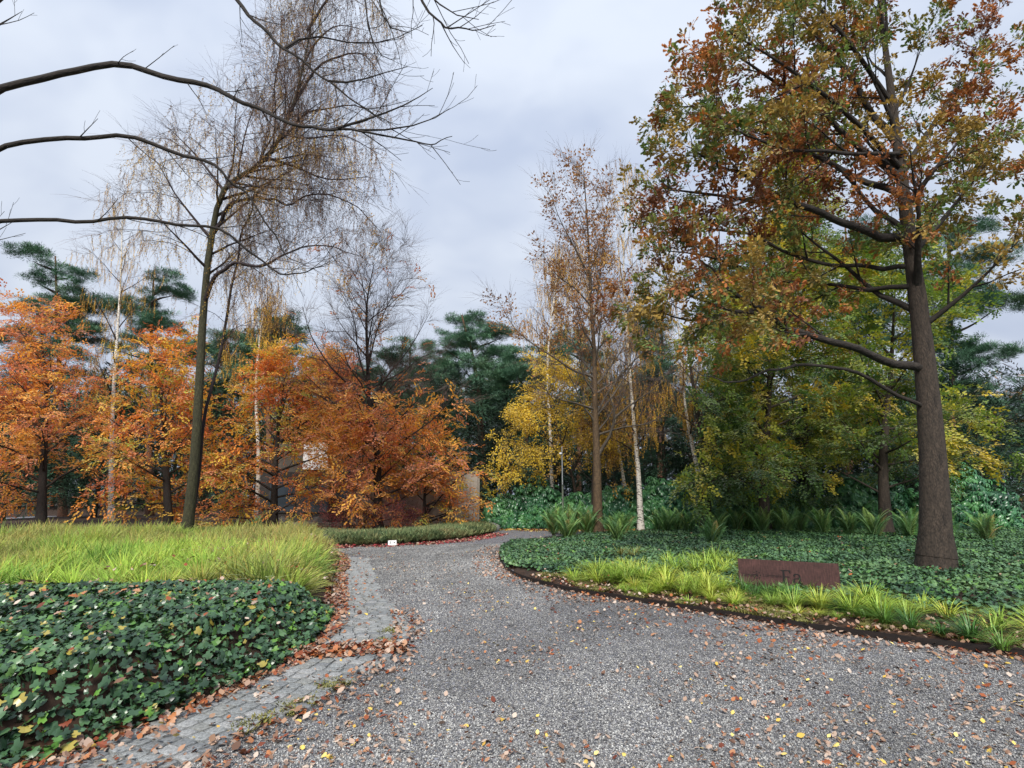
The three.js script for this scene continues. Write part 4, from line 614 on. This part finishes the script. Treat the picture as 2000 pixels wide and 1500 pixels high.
// ferns: a crown of fronds each
{
  const frond = (seed) => { const g = new Geo(), r = rng(seed), N = 26, L = 0.95, at = (t) => V(L * (0.72 * t), L * (1.3 * t - 0.72 * t * t), 0.06 * Math.sin(t * 2 + seed)); stick(g, [at(0), at(0.33), at(0.66), at(1)], 0.005, [0.7, 0.6, 0.35]);
    for (let k = 0; k < N; k++) { const t = 0.12 + 0.88 * k / N, w = 0.19 * Math.sin(Math.PI * Math.min(1, 0.22 + t * 0.8)) * (1.08 - 0.35 * t); for (const s of [1, -1]) addLeaf(g, [[0, 0], [w * 0.4, 0.013], [w, 0]], at(t), V(0.35, -0.25, s), V(0, 1, 0), 0.1, 0.4 * w, 0.8 + 0.4 * r()); } return g.build(); };
  const F = [frond(1), frond(2), frond(3)], M = ['#54883e', '#689a46', '#467838', '#86a44a'].map((h) => leafMat({ color: lin(h), transmission: 0.25 })), dry = leafMat({ color: lin('#96803a'), transmission: 0.25 });
  const r = rng(341);
  const fern = (u, v, s, n, label, group, hgt) => { const p = G(u, v), d = edgeDist(BED_RIGHT, p.x, p.z), o = thing('fern', label, 'fern', V(p.x, hgt ?? rightHeight(p.x, p.z, Math.max(0, d)), p.z), group); for (let k = 0; k < n; k++) { const f = mesh('frond', F[k % 3], r() < 0.05 ? dry : M[Math.floor(r() * 4)], o); f.rotation.set(0, k * 6.28 / n + r() * 0.6, 0.1 + 0.5 * r(), 'YXZ'); f.scale.setScalar(s * (0.68 + 0.5 * r())); } };
  const A = 'bushy fern crown between lamp post and young oak, fronds arching over ivy', GA = 'ferns beside the young oak';
  for (const [u, v, s] of [[1082, 1052, 1.05], [1098, 1046, 1.15], [1120, 1050, 1.1], [1138, 1044, 1.2], [1108, 1062, 0.9], [1150, 1052, 1]]) fern(u, v, s * 1.15, 34, A, GA);
  const B = 'fern in the ivy behind the young oak trunk', GB = 'ferns between oak and birch';
  for (const [u, v, s] of [[1195, 1056, 1], [1212, 1062, 0.9], [1222, 1050, 1], [1205, 1072, 0.8]]) fern(u, v, s, 26, B, GB);
  const C = 'fern in the shady row between white birch and dark oak trunk', GC = 'ferns in the shady row';
  for (const [u, v, s] of [[1288, 1048, 1.05], [1306, 1052, 1.1], [1325, 1048, 1.1], [1345, 1052, 0.95]]) fern(u, v, s, 28, C, GC);
  const D = 'fern under the dense maple beyond the dark oak trunk', GD = 'ferns under the maple';
  for (const [u, v, s] of [[1400, 1062, 0.95], [1415, 1048, 1.15], [1440, 1052, 1.1], [1465, 1048, 1.2], [1490, 1056, 1.1], [1515, 1050, 1.1], [1540, 1056, 1.15], [1565, 1052, 1.1], [1392, 1078, 0.85], [1610, 1058, 1.1], [1660, 1060, 1.1], [1710, 1064, 1.1], [1780, 1066, 1.1], [1850, 1070, 1.1], [1930, 1074, 1.1]]) fern(u, v, s, 26, D, GD);
  fern(1452, 1162, 0.42, 11, 'small fern pressed against the end of the rusty sign', undefined);
  fern(1502, 1166, 0.36, 8, 'young upright fern in front of the rusty sign emblem', undefined);
  fern(498, 1064, 0.95, 9, 'single fern poking out of the sedge mound below the orange beech', undefined, 0.18);
}
// red barberries under the copper beech
{
  const g = spray({ seed: 17, n: 22, len: 0.32, kind: 'diamond', L: 0.035, W: 0.022, flat: 1.2, droop: 0.1 }), pal = palette('#3a1418', '#52191c', '#6a2222', '#7c3a30');
  const shrub = (u, v, w, h, seed) => { const p = G(u, v), o = thing('barberry_shrub', 'dark red barberry shrub under the copper beech behind the heath edging', 'shrub', null, 'barberries'), T = new Tree(seed, { leafFrom: 1, leafStep: 0.13, levels: [{ per: 9, t0: 0.1, len: w, end: 0.5, ang: 0.95, up: 0.2, wob: 0.4, rad: 0.01 }, { per: 4, t0: 0.3, len: 0.3, end: 0.6, ang: 0.7, up: 0.1, wob: 0.4, rad: 0.005 }] }); T.grow([V(p.x, 0, p.z), V(p.x, h * 0.5, p.z), V(p.x + 0.05, h, p.z)], 0.02, 0.006, 0); T.wood(o, BARK.dark); T.foliage(o, g, DULL, { every: 1.6, pal, jit: 0.1, tilt: 1.2 }); settle(o, V(p.x, 0.1, p.z)); for (const c of o.children) c.position.y += 0.2; };
  let s = 400; for (const [u, v, w, h] of [[668, 1050, 0.6, 0.75], [692, 1049, 0.7, 0.85], [712, 1050, 0.6, 0.7], [762, 1050, 0.6, 0.7], [785, 1048, 0.65, 0.8], [808, 1046, 0.5, 0.65], [642, 1050, 0.5, 0.55]]) shrub(u, v, w, h, s++);
}
// ---------------------------------------------------------------- fallen leaves and chippings
const WAY = [[0.7, 4], [0.5, 0], [0.1, -5], [-0.7, -10], [-1.6, -14.5], [-1.4, -18.5], [-0.2, -22.5], [1.6, -24.8], [6, -26]];   // where cars run
const track = (x, z) => { let d = 1e9; for (let i = 0; i < WAY.length - 1; i++) d = Math.min(d, segDist(WAY[i], WAY[i + 1], x, z)); return smooth(0.34, 0.12, Math.abs(d - 0.72) + 0.15 * noise(x * 0.8, z * 0.8, 2)); };
const onPaving = (x, z) => { let d = 1e9, side = 0; for (let i = 0; i < PAVE.length - 1; i++) d = Math.min(d, segDist(PAVE[i], PAVE[i + 1], x, z) - lerp(PAVE[i][2], PAVE[i + 1][2], 0.5)); return d; };
const PAVE = [[-3.9, -1.9, 0.36], [-3.2, -2.6, 0.36], [-2.62, -3.5, 0.36], [-2.26, -4.2, 0.36], [-2.02, -4.72, 0.36], [-1.83, -5.3, 0.36], [-1.66, -5.95, 0.34], [-1.63, -6.7, 0.4], [-1.75, -7.4, 0.45], [-2.02, -8.35, 0.42], [-2.42, -9.5, 0.37], [-3.0, -11.5, 0.36], [-3.5, -13.3, 0.34], [-4.1, -15.4, 0.32]];
{
  const flat = (kind, L, W, seed, curl, fold) => { const g = new Geo(), r = rng(seed); addLeaf(g, leafShape(kind, L, W), V(-L / 2, 0.006, 0), V(1, 0.12, 0), V(0.1, 1, 0.15), fold, curl, 1); return g.build(); };
  const G1 = flat('oak', 0.085, 0.062, 1, 0.5, 0.25), G2 = flat('oval', 0.07, 0.05, 2, -0.4, 0.3), G3 = flat('diamond', 0.05, 0.04, 3, 0.6, -0.35);
  const brown = palette('#5e4232', '#7c5c48', '#9a7c68', '#b8a08e', '#a48a78', '#86644a', '#c4b2a2', '#6e5446'), rust = palette('#5c2a18', '#7a3a20', '#94502a', '#a8683a', '#a88468', '#7c5442'), gold = palette('#b8923c', '#d8ba58', '#e4d080'), red = palette('#6a1c22', '#8a2a30', '#a24446', '#b46a62');
  const L = [[], [], []], r = rng(351);
  const drop = (x, z, y, c, s = 1) => { const a = r() * 6.28, t = 0.5; L[Math.floor(r() * 3)].push([basis(V(x, y, z), V(Math.cos(a), (r() - 0.5) * t, Math.sin(a)), V((r() - 0.5) * t * 1.6, r() < 0.5 ? 1 : -1, (r() - 0.5) * t * 1.6), s * (0.7 + 0.6 * r()), new THREE.Matrix4()), c]); };
  const free = (x, z) => !inside(BED_LEFT, x, z) && !inside(BED_MIDDLE, x, z) && !inside(BED_RIGHT, x, z) && !inside(BED_WOOD, x, z);
  for (let k = 0; k < 64000; k++) {                                  // all over the drive
    const t = r(), z = -1.5 - 25 * t * t * (0.4 + 0.6 * r()), w = 3.2 + 0.85 * -z, x = (r() - 0.5) * 2 * Math.min(w, 9); if (!free(x, z)) continue;
    if (r() > (0.36 + 1.9 * fbm(x * 0.7, z * 0.7, 3, 3) + 0.3 * smooth(-7, -4, z)) * (1 - 0.55 * track(x, z))) continue;
    const c = r() < 0.09 ? gold(r()) : r() < 0.2 ? rust(r()) : brown(r()); if (onPaving(x, z) < 0 && r() < 0.5) continue; drop(x, z, onPaving(x, z) < 0 ? 0.034 : 0.012, c, 0.42 + 0.24 * r());
  }
  const band = (q, i0, i1, n, w0, w1, pals, s, y = 0.012) => { let len = [], tot = 0; for (let i = i0; i < i1; i++) { const l = Math.hypot(q[i + 1][0] - q[i][0], q[i + 1][1] - q[i][1]); len.push(l); tot += l; }
    for (let k = 0; k < n; k++) { let t = r() * tot, i = i0; while (t > len[i - i0] && i < i1 - 1) t -= len[i++ - i0]; t /= len[i - i0]; const a = q[i], b = q[i + 1], dx = b[0] - a[0], dz = b[1] - a[1], l = Math.hypot(dx, dz); let nx = dz / l, nz = -dx / l; const x0 = lerp(a[0], b[0], t), z0 = lerp(a[1], b[1], t); if (inside(q, x0 + nx * 0.05, z0 + nz * 0.05)) { nx = -nx; nz = -nz; } const o = w0 + (w1 - w0) * Math.pow(r(), 1.6), x = x0 + nx * o, z = z0 + nz * o; if (noise(x * 1.4, z * 1.4, 6) < -0.35 && o > 0.25) continue; drop(x, z, (y < 0 ? rightHeight(x, z, Math.max(0, edgeDist(BED_RIGHT, x, z))) + 0.025 : y) + 0.035 * r() * r() + (onPaving(x, z) < 0 ? 0.024 : 0), pals[Math.floor(r() * pals.length)](r()), s); } };
  band(BED_LEFT, 1, 13, 5200, -0.1, 0.26, [rust, rust, brown], 0.85); band(BED_LEFT, 1, 13, 500, 0.1, 0.7, [rust, brown], 0.8);
  band(BED_RIGHT, 3, 18, 5200, 0.01, 0.7, [brown, brown, rust], 0.8); band(BED_RIGHT, 11, 18, 2600, 0.01, 1.8, [brown, rust], 0.78);
  band(BED_RIGHT, 9, 18, 6500, -0.02, -1.6, [brown, rust, brown], 0.8, -1);
  band(BED_MIDDLE, 2, 7, 2600, -0.02, 0.7, [red, red, brown], 1.2); band(BED_WOOD, 0, 4, 1100, -0.2, 0.9, [gold, rust], 1.2); band(PAVE, 0, 9, 900, 0.34, 0.7, [brown, rust], 0.78);
  { const p = G(680, 1276); for (let k = 0; k < 700; k++) { const a = r() * 6.28, q = Math.sqrt(r()), x = p.x + 0.6 * q * Math.cos(a), z = p.z + 0.26 * q * Math.sin(a) - 0.12 * Math.cos(a); drop(x, z, 0.034 + 0.02 * r(), (r() < 0.6 ? rust : brown)(r()), 0.95); } }
  for (let k = 0; k < 1000; k++) { const x = -2.4 - 4 * r(), z = -2 - 15 * r(), d = edgeDist(BED_LEFT, x, z); if (d > 0.05) drop(x, z, leftHeight(x, z, d) + (z > -8.2 ? 0.13 : 0.36), (r() < 0.5 ? rust : brown)(r()), 0.9); }
  for (let k = 0; k < 500; k++) { const x = 12 * r(), z = -9 - 14 * r(), d = edgeDist(BED_RIGHT, x, z); if (d > 0.3) drop(x, z, rightHeight(x, z, d) + 0.14, (r() < 0.5 ? rust : brown)(r()), 0.9); }
  for (let k = 0; k < 2500; k++) { const x = -14 + 13 * r(), z = -20 - 9 * r(), d = edgeDist(BED_MIDDLE, x, z); if (d > 1.5) drop(x, z, midHeight(x, z, d) + 0.02, (r() < 0.5 ? rust : r() < 0.5 ? red : brown)(r()), 1.3); }
  const o = copies('fallen_leaves', G1, WET, L[0]); tag(o, 'brown, rust and yellow fallen leaves strewn over gravel, paving and bed edges', 'leaves');
  copies('small_leaves', G2, WET, L[1], o); copies('curled_leaves', G3, WET, L[2], o);
}
{
  const g = new THREE.IcosahedronGeometry(1, 0), pos = g.attributes.position, r0 = rng(77), key = {}; for (let k = 0; k < pos.count; k++) { const id = [pos.getX(k), pos.getY(k), pos.getZ(k)].map((v) => v.toFixed(2)).join(); const f = key[id] ??= 0.75 + 0.5 * r0(); pos.setXYZ(k, pos.getX(k) * f, pos.getY(k) * f * 0.7, pos.getZ(k) * f); } g.computeVertexNormals();
  const list = [], r = rng(361), pal = [lin('#5a5a5b'), lin('#6a6a6b'), lin('#7c7c7c'), lin('#8d8d8c'), lin('#9f9f9d'), lin('#b2b1ae'), lin('#c4c3be'), lin('#827a72')];
  for (let k = 0; k < 1200000 && list.length < 360000; k++) {
    const d = 2.6 + 17 * Math.pow(r(), 1.5), w = Math.min(9, d * 0.86 + 0.5), x = (r() - 0.5) * 2 * w, z = -d; if (inside(BED_RIGHT, x, z) || inside(BED_LEFT, x, z) || onPaving(x, z) < 0.02) continue;
    const s = 0.0032 + 0.0046 * r() * r() + 0.0016 * r() + 0.004 * smooth(7, 14, d), t = r(), c = pal[t < 0.17 ? 0 : t < 0.36 ? 1 : t < 0.55 ? 2 : t < 0.7 ? 3 : t < 0.81 ? 4 : t < 0.9 ? 5 : t < 0.96 ? 6 : 7];
    list.push([new THREE.Matrix4().compose(V(x, 0.002 + 0.012 * noise(x * 0.4, z * 0.4, 1) + 0.005 * r(), z), new THREE.Quaternion().setFromEuler(new THREE.Euler(r() * 0.8, r() * 6.28, r() * 0.8)), V(s * (0.8 + 0.6 * r()), s, s)), c.clone().multiplyScalar(0.76 + 0.12 * track(x, z) + 0.6 * fbm(x * 0.35 + 0.2 * z, z * 0.16, 4, 3) + 0.3 * fbm(x * 2.2, z * 2.2, 8, 2))]);
  }
  tag(copies('gravel', g, mat({ roughness: 0.6, flatShading: true }), list), 'loose grey and white gravel chippings covering the drive', 'gravel');
}
// ---------------------------------------------------------------- paved strip: each sett its own stone
{
  const pave = structure(new THREE.Group()); pave.name = 'paved_strip'; scene.add(pave);
  const sett = (seed) => { const g = new THREE.BoxGeometry(1, 1, 1, 3, 2, 3), p = g.attributes.position, r = rng(seed), f = {}; for (let k = 0; k < p.count; k++) { let x = p.getX(k), y = p.getY(k), z = p.getZ(k); const id = [x, y, z].map((v) => v.toFixed(2)).join(), j = f[id] ??= [(r() - 0.5) * 0.07, (r() - 0.5) * 0.1, (r() - 0.5) * 0.07]; const e = Math.max(Math.abs(x), Math.abs(z)) > 0.4 && y > 0.4 ? -0.1 : 0; p.setXYZ(k, x * (y > 0.4 ? 0.94 : 1) + j[0], y + j[1] + e, z * (y > 0.4 ? 0.94 : 1) + j[2]); } g.computeVertexNormals(); return g; };
  const geos = [1, 2, 3, 4].map(sett), mats = ['#a8aeb2', '#b6bcc0', '#c2c6ca', '#aeb2b2', '#9ca2a8'].map((h) => mat({ color: lin(h), map: barkColor, roughness: 0.55, bumpMap: soilBump, bumpScale: 0.004 }));
  const curve = new THREE.CatmullRomCurve3(PAVE.map(([x, z, w]) => V(x, w, z))), N = 400, pts = curve.getSpacedPoints(N), len = curve.getLength(), all = [], r = rng(501);
  let s = 0.1; while (s < len - 0.1) {
    const row = 0.118, f = s / len * N, k = Math.min(N - 1, Math.floor(f)), c = pts[k].clone().lerp(pts[k + 1], f - k), t = pts[k + 1].clone().sub(pts[k]).setY(0).normalize(), n = V(-t.z, 0, t.x), half = c.y, skew = 0.02 * Math.sin(s * 3); let o = -half + 0.06 * r() * 0.5;
    while (o < half - 0.05) { const w = 0.115 + 0.05 * r(); all.push({ x: c.x + n.x * (o + w / 2) + t.x * skew, z: c.z + n.z * (o + w / 2) + t.z * skew, w, l: row - 0.012, a: Math.atan2(t.x, t.z) + (r() - 0.5) * 0.07 }); o += w + 0.011; }
    s += row;
  }
  all.sort((a, b) => Math.hypot(a.x, a.z) - Math.hypot(b.x, b.z));
  const near = all.filter((q) => Math.abs(q.x) / -q.z < 0.9 && -q.z > 2.5), single = new Set(near.slice(0, 300)), rest = [];
  for (const q of all) {
    const m = new THREE.Matrix4().compose(V(q.x, -0.002 + 0.005 * r(), q.z), new THREE.Quaternion().setFromEuler(new THREE.Euler((r() - 0.5) * 0.05, q.a, (r() - 0.5) * 0.05)), V(q.w, 0.06, q.l));
    if (single.has(q)) { const o = mesh('sett', geos[Math.floor(r() * 4)], mats[Math.floor(r() * 5)], pave); o.applyMatrix4(m); } else rest.push([m, new THREE.Color().setScalar(0.85 + 0.3 * r())]);
  }
  copies('far_setts', geos[0], mats[1], rest, pave);
}
// ---------------------------------------------------------------- steel edging
function edging(label, pts, h, group) {
  const c = new THREE.CatmullRomCurve3(pts.map(([x, z]) => V(x, 0, z)), false, 'catmullrom', 0.4), q = c.getPoints(pts.length * 8), g = new Geo();
  q.forEach((p, k) => { const t = q[Math.min(k + 1, q.length - 1)].clone().sub(q[Math.max(0, k - 1)]).normalize(), n = V(-t.z, 0, t.x).multiplyScalar(0.006), u = k * 0.2; for (const [s, y] of [[1, -0.05], [1, h], [-1, h], [-1, -0.05]]) g.v(p.x + n.x * s, y + (y > 0 ? 0.006 * noise(p.x * 2, p.z * 2, 3) : 0), p.z + n.z * s, 1, u, y * 4); });
  for (let k = 0; k < q.length - 1; k++) for (let j = 0; j < 3; j++) { const a = k * 4 + j, b = a + 4; g.t(a, b, a + 1, a + 1, b, b + 1); }
  return tag(mesh('steel_edging', g.build(true), mat({ color: lin('#241a16'), map: barkColor, roughness: 0.8, metalness: 0.1, side: THREE.DoubleSide })), label, 'edging');
}
edging('dark rusty steel edging curving along the round ivy bed and the drive', [...BED_RIGHT.slice(3, 18)].map(([x, z]) => [x, z]), 0.078);
edging('short dark steel edging at the end of the sedge mound beside the paving', BED_LEFT.slice(8, 13), 0.09);
// ---------------------------------------------------------------- rusty name sign
const rust = texture(512, (u, v) => { const a = tileNoise(u, v, 5, 3, 4), b = noise(u * 90, v * 7, 2), c = tileNoise(u, v, 40, 9, 3), g = 0.9 + 0.25 * a + 0.22 * b + 0.25 * c; return [g * 0.88, g * 0.85, g * 0.84]; });
{
  const [serif, sans] = await Promise.all(['droid_serif_regular', 'droid_sans_regular'].map((n) => new FontLoader().loadAsync('fonts/droid/' + n + '.typeface.json')));
  const a = V(3.63, 0, -9.69), b = V(4.36, 0, -9.25), dir = b.clone().sub(a).normalize(), L = 1.42, top = 0.585, t = thing('name_sign', 'low rusty steel name sign with black lettering behind the dark green clumps', 'sign', a);
  t.rotation.y = -Math.atan2(dir.z, dir.x);
  const plate = new THREE.BoxGeometry(L, top + 0.05, 0.012, 8, 4, 1); plate.translate(L / 2, (top - 0.05) / 2, 0); mesh('plate', plate, mat({ color: lin('#5e403d'), map: rust, roughness: 0.75, metalness: 0.1 }), t);
  const ink = mat({ color: lin('#120d0c'), roughness: 0.6 });
  const word = (name, s, font, size, x, y) => { const g = new TextGeometry(s, { font, size, depth: 0.003, curveSegments: 6 }); g.translate(x, y, 0.0065); mesh(name, g, ink, t); };
  const sx = (u) => { const r = P(u, 1120, 1), k = 1.0; let lo = 0, hi = L; for (let i = 0; i < 40; i++) { const m = (lo + hi) / 2, p = a.clone().addScaledVector(dir, m); (p.x / -p.z < r.x) ? lo = m : hi = m; } return lo; };
  const sy = (u, v) => { const p = a.clone().addScaledVector(dir, sx(u)); return P(u, v, -p.z).y; };
  const capF = sy(1533, 1113) - sy(1533, 1139);
  word('letters', 'Fa', serif, capF, sx(1523.5), sy(1533, 1139));
  const small = (sy(1460, 1119) - sy(1460, 1125.5)) * 0.98; word('letters', 'Tuinen', sans, small, sx(1447.6), sy(1455, 1125)); word('letters', 'Lommeln', sans, small * 0.95, sx(1490), sy(1500, 1127));
  const cx = sx(1478), cy = sy(1478, 1123), R = sy(1478, 1116) - cy, parts = [];
  for (let k = 0; k < 8; k++) { const d = new THREE.CylinderGeometry(R * 0.17, R * 0.17, 0.003, 10); d.rotateX(Math.PI / 2); d.translate(cx + R * Math.sin(k * Math.PI / 4), cy + R * Math.cos(k * Math.PI / 4), 0.0078); parts.push(d); }
  for (let k = 0; k < 5; k++) { const d = new THREE.BoxGeometry(R * 0.16, R * 0.5, 0.003); d.translate(0, R * 0.28, 0); d.rotateZ(k * 1.2566); d.translate(cx, cy, 0.0082); parts.push(d); }
  for (const s of [-1, 1]) { const d = new THREE.BoxGeometry(R * 0.12, R * 0.5, 0.003); d.translate(cx + s * R * 0.22, cy - R * 0.35, 0.009); parts.push(d); }
  mesh('emblem', mergeGeometries(parts), ink, t);
  for (const x of [0.25, L - 0.25]) { const g = new THREE.CylinderGeometry(0.02, 0.02, top, 8); g.translate(x, top / 2 - 0.05, -0.03); mesh('post', g, mat({ color: lin('#3a2a22') }), t); }
}
{ // small white arrow sign at the heath edging
  const p = G(766, 1068), t = thing('arrow_sign', 'small white sign with black arrow stuck in the heath edging', 'sign', V(p.x, 0, p.z)); t.rotation.set(-0.1, 0.1, 0.03);
  const w = 0.255, h = 0.145, g = new THREE.BoxGeometry(w, h, 0.006); g.translate(0, 0.12, 0.02); mesh('panel', g, mat({ color: lin('#f4f4f2'), roughness: 0.4 }), t);
  const k = mat({ color: lin('#1b1b1f') }), s = new THREE.Shape([[0.035, -0.006], [0.062, -0.006], [0.062, -0.03], [0.1, 0], [0.062, 0.03], [0.062, 0.006], [0.035, 0.006]].map(([x, y]) => new THREE.Vector2(x, y))), e = new THREE.ExtrudeGeometry(s, { depth: 0.003, bevelEnabled: false }); e.translate(0, 0.125, 0.0235); mesh('arrow', e, k, t);
  const bars = []; for (const [x, y, l, a] of [[-0.06, 0.14, 0.05, 0.5], [-0.045, 0.115, 0.05, -0.5], [-0.075, 0.11, 0.035, 0.6], [-0.055, 0.155, 0.03, 0]]) { const b = new THREE.BoxGeometry(0.011, l, 0.003); b.rotateZ(a); b.translate(x, y, 0.0250); bars.push(b); } mesh('symbol', mergeGeometries(bars), k, t);
  for (const x of [-0.07, 0.07]) { const q = new THREE.CylinderGeometry(0.006, 0.006, 0.22, 6); q.translate(x, 0.03, 0.01); mesh('stake', q, k, t); }
}
{ // lamp post
  const base = G(1100, 1036.5), d = -base.z, y = (v) => P(1100, v, d).y, t = thing('lamp_post', 'slim grey green lamp post with small white lamp in front of the rhododendrons', 'lamp post', V(base.x, 0, base.z));
  const cyl = (name, r0, r1, a, b, m) => { const g = new THREE.CylinderGeometry(r1, r0, b - a, 14); g.translate(0, (a + b) / 2, 0); return mesh(name, g, m, t); }, grey = mat({ color: lin('#8f9a8c'), roughness: 0.5, metalness: 0.2, map: barkColor }), pale = mat({ color: lin('#a2a8ac'), roughness: 0.45, metalness: 0.2 });
  cyl('lower_pole', 0.046, 0.04, 0, y(947), grey); cyl('collar', 0.05, 0.05, y(948), y(946), mat({ color: lin('#4a4f4c') })); cyl('upper_pole', 0.028, 0.024, y(946), y(874), pale); cyl('finial', 0.026, 0.008, y(874), y(872), pale);
  const g = new THREE.SphereGeometry(0.07, 14, 10); g.scale(1, 0.75, 1); g.translate(-0.07, y(886), 0.04); mesh('lamp_head', g, mat({ color: lin('#f2f4f8'), roughness: 0.25 }), t); const br = new THREE.CylinderGeometry(0.012, 0.012, 0.1, 8); br.rotateZ(Math.PI / 2); br.translate(-0.03, y(889), 0.02); mesh('bracket', br, grey, t);
}
// ---------------------------------------------------------------- concrete wall, house, ledge, boulders
const concrete = texture(512, (u, v) => { const g = 0.74 + 0.22 * tileNoise(u, v, 4, 6, 4) + 0.12 * tileNoise(u, v, 30, 2, 3) + 0.06 * noise(u * 30, v * 3, 7); return [g, g * 0.98, g * 0.95]; });
const block = (name, x0, x1, y0, y1, z0, z1, m, parent) => { const g = new THREE.BoxGeometry(x1 - x0, y1 - y0, z1 - z0), u = g.attributes.uv, p = g.attributes.position, n = g.attributes.normal; g.translate((x0 + x1) / 2, (y0 + y1) / 2, (z0 + z1) / 2); for (let k = 0; k < p.count; k++) u.setXY(k, (Math.abs(n.getX(k)) > 0.5 ? p.getZ(k) : p.getX(k)) / 3, (Math.abs(n.getY(k)) > 0.5 ? p.getZ(k) : p.getY(k)) / 3); return mesh(name, g, m, parent); };
{
  const m = mat({ color: lin('#d2cbc2'), map: concrete, bumpMap: soilBump, bumpScale: 0.004 }), pale = mat({ color: lin('#b8b3ab'), map: concrete });
  const t = thing('concrete_wall', 'grey concrete garden wall behind the golden beech, ending at the bend', 'wall', V(-7.5, 0, -27.6));
  for (let k = 0; k < 4; k++) block('panel', k * 1.475 + (k ? 0.006 : 0), (k + 1) * 1.475 - 0.006, -0.1, 2.58, -0.12, 0.12, m, t);
  block('backing', 0.02, 5.88, -0.1, 2.57, -0.1, 0.1, m, t); block('end_post', 5.905, 5.99, -0.1, 2.6, -0.14, 0.14, pale, t); block('coping', -0.03, 5.9, 2.583, 2.64, -0.16, 0.16, pale, t);
  const h = thing('house', 'flat roofed house with dark timber ground floor and white upper panel behind the beeches', 'house', V(-15, 0, -41));
  const dark = mat({ color: lin('#3a3532'), map: barkColor }), white = mat({ color: lin('#eceae6'), roughness: 0.6 }), glass = new THREE.MeshPhysicalMaterial({ color: lin('#2a3238'), roughness: 0.06, metalness: 0 });
  block('ground_floor_wall', 0, 7.2, -0.1, 2.9, 0, 6, dark, h); block('upper_wall', 0.6, 6.6, 2.9, 4.9, 0.4, 5.4, mat({ color: lin('#6b645c'), map: concrete }), h); block('white_panel', 2.3, 3.95, 3.05, 4.7, 5.4, 5.52, white, h); block('roof', 0.4, 6.8, 4.9, 5.08, 0.2, 5.7, dark, h);
  for (const [x0, x1] of [[0.6, 2.2], [2.6, 4.2], [4.8, 6.6]]) { const w = block('window', x0, x1, 0.5, 2.4, 6.0, 6.06, dark, h); block('pane', x0 + 0.07, x1 - 0.07, 0.57, 2.33, 6.06, 6.075, glass, w); }
  const ledge = thing('garden_ledge', 'low pale concrete ledge between the beech trunks', 'ledge', V(-10.4, 0, -26.4)); block('body', 0, 3.1, 0, 0.3, -0.2, 0.2, m, ledge); block('cap', -0.03, 3.13, 0.302, 0.36, -0.23, 0.23, pale, ledge);
}
function boulder(label, u, v, w, h, hex, seed, group, d) {
  const p = d ? footOf(u, v, d) : G(u, v), g = new THREE.IcosahedronGeometry(1, 5), q = g.attributes.position;
  for (let k = 0; k < q.count; k++) { const x = q.getX(k), y = q.getY(k), z = q.getZ(k), f = 1 + 0.35 * noise(x * 1.1 + seed, y * 1.1, z * 1.1) + 0.12 * noise(x * 3 + seed, y * 3, z * 3) + 0.04 * noise(x * 9, y * 9, z * 9 + seed); q.setXYZ(k, x * f * w / 2, Math.max(-0.1, y * f * h * 0.75 + h * 0.25), z * f * w * 0.4); }
  g.computeVertexNormals(); const o = tag(mesh('boulder', g, mat({ color: lin(hex), map: concrete, bumpMap: soilBump, bumpScale: 0.02, roughness: 0.7 })), label, 'boulder', group); o.position.copy(p); return o;
}
boulder('dark rounded boulder at the tip of the sedge mound', 633, 1068, 0.46, 0.36, '#4a4e52', 3);
boulder('flat pale grey boulder where heath edging meets the bend', 957, 1037, 0.85, 0.34, '#93989c', 8);
for (const [u, v, w, h, s] of [[505, 1024, 0.6, 0.45, 11], [552, 1022, 0.8, 0.55, 12], [590, 1020, 0.6, 0.4, 13], [614, 1020, 0.75, 0.55, 14]]) boulder('grey rock lying on the ground behind the pale ledge', u, v, w, h, '#8a8a8a', s, 'rocks behind the ledge', 27.6);

renderer.render(scene, camera);
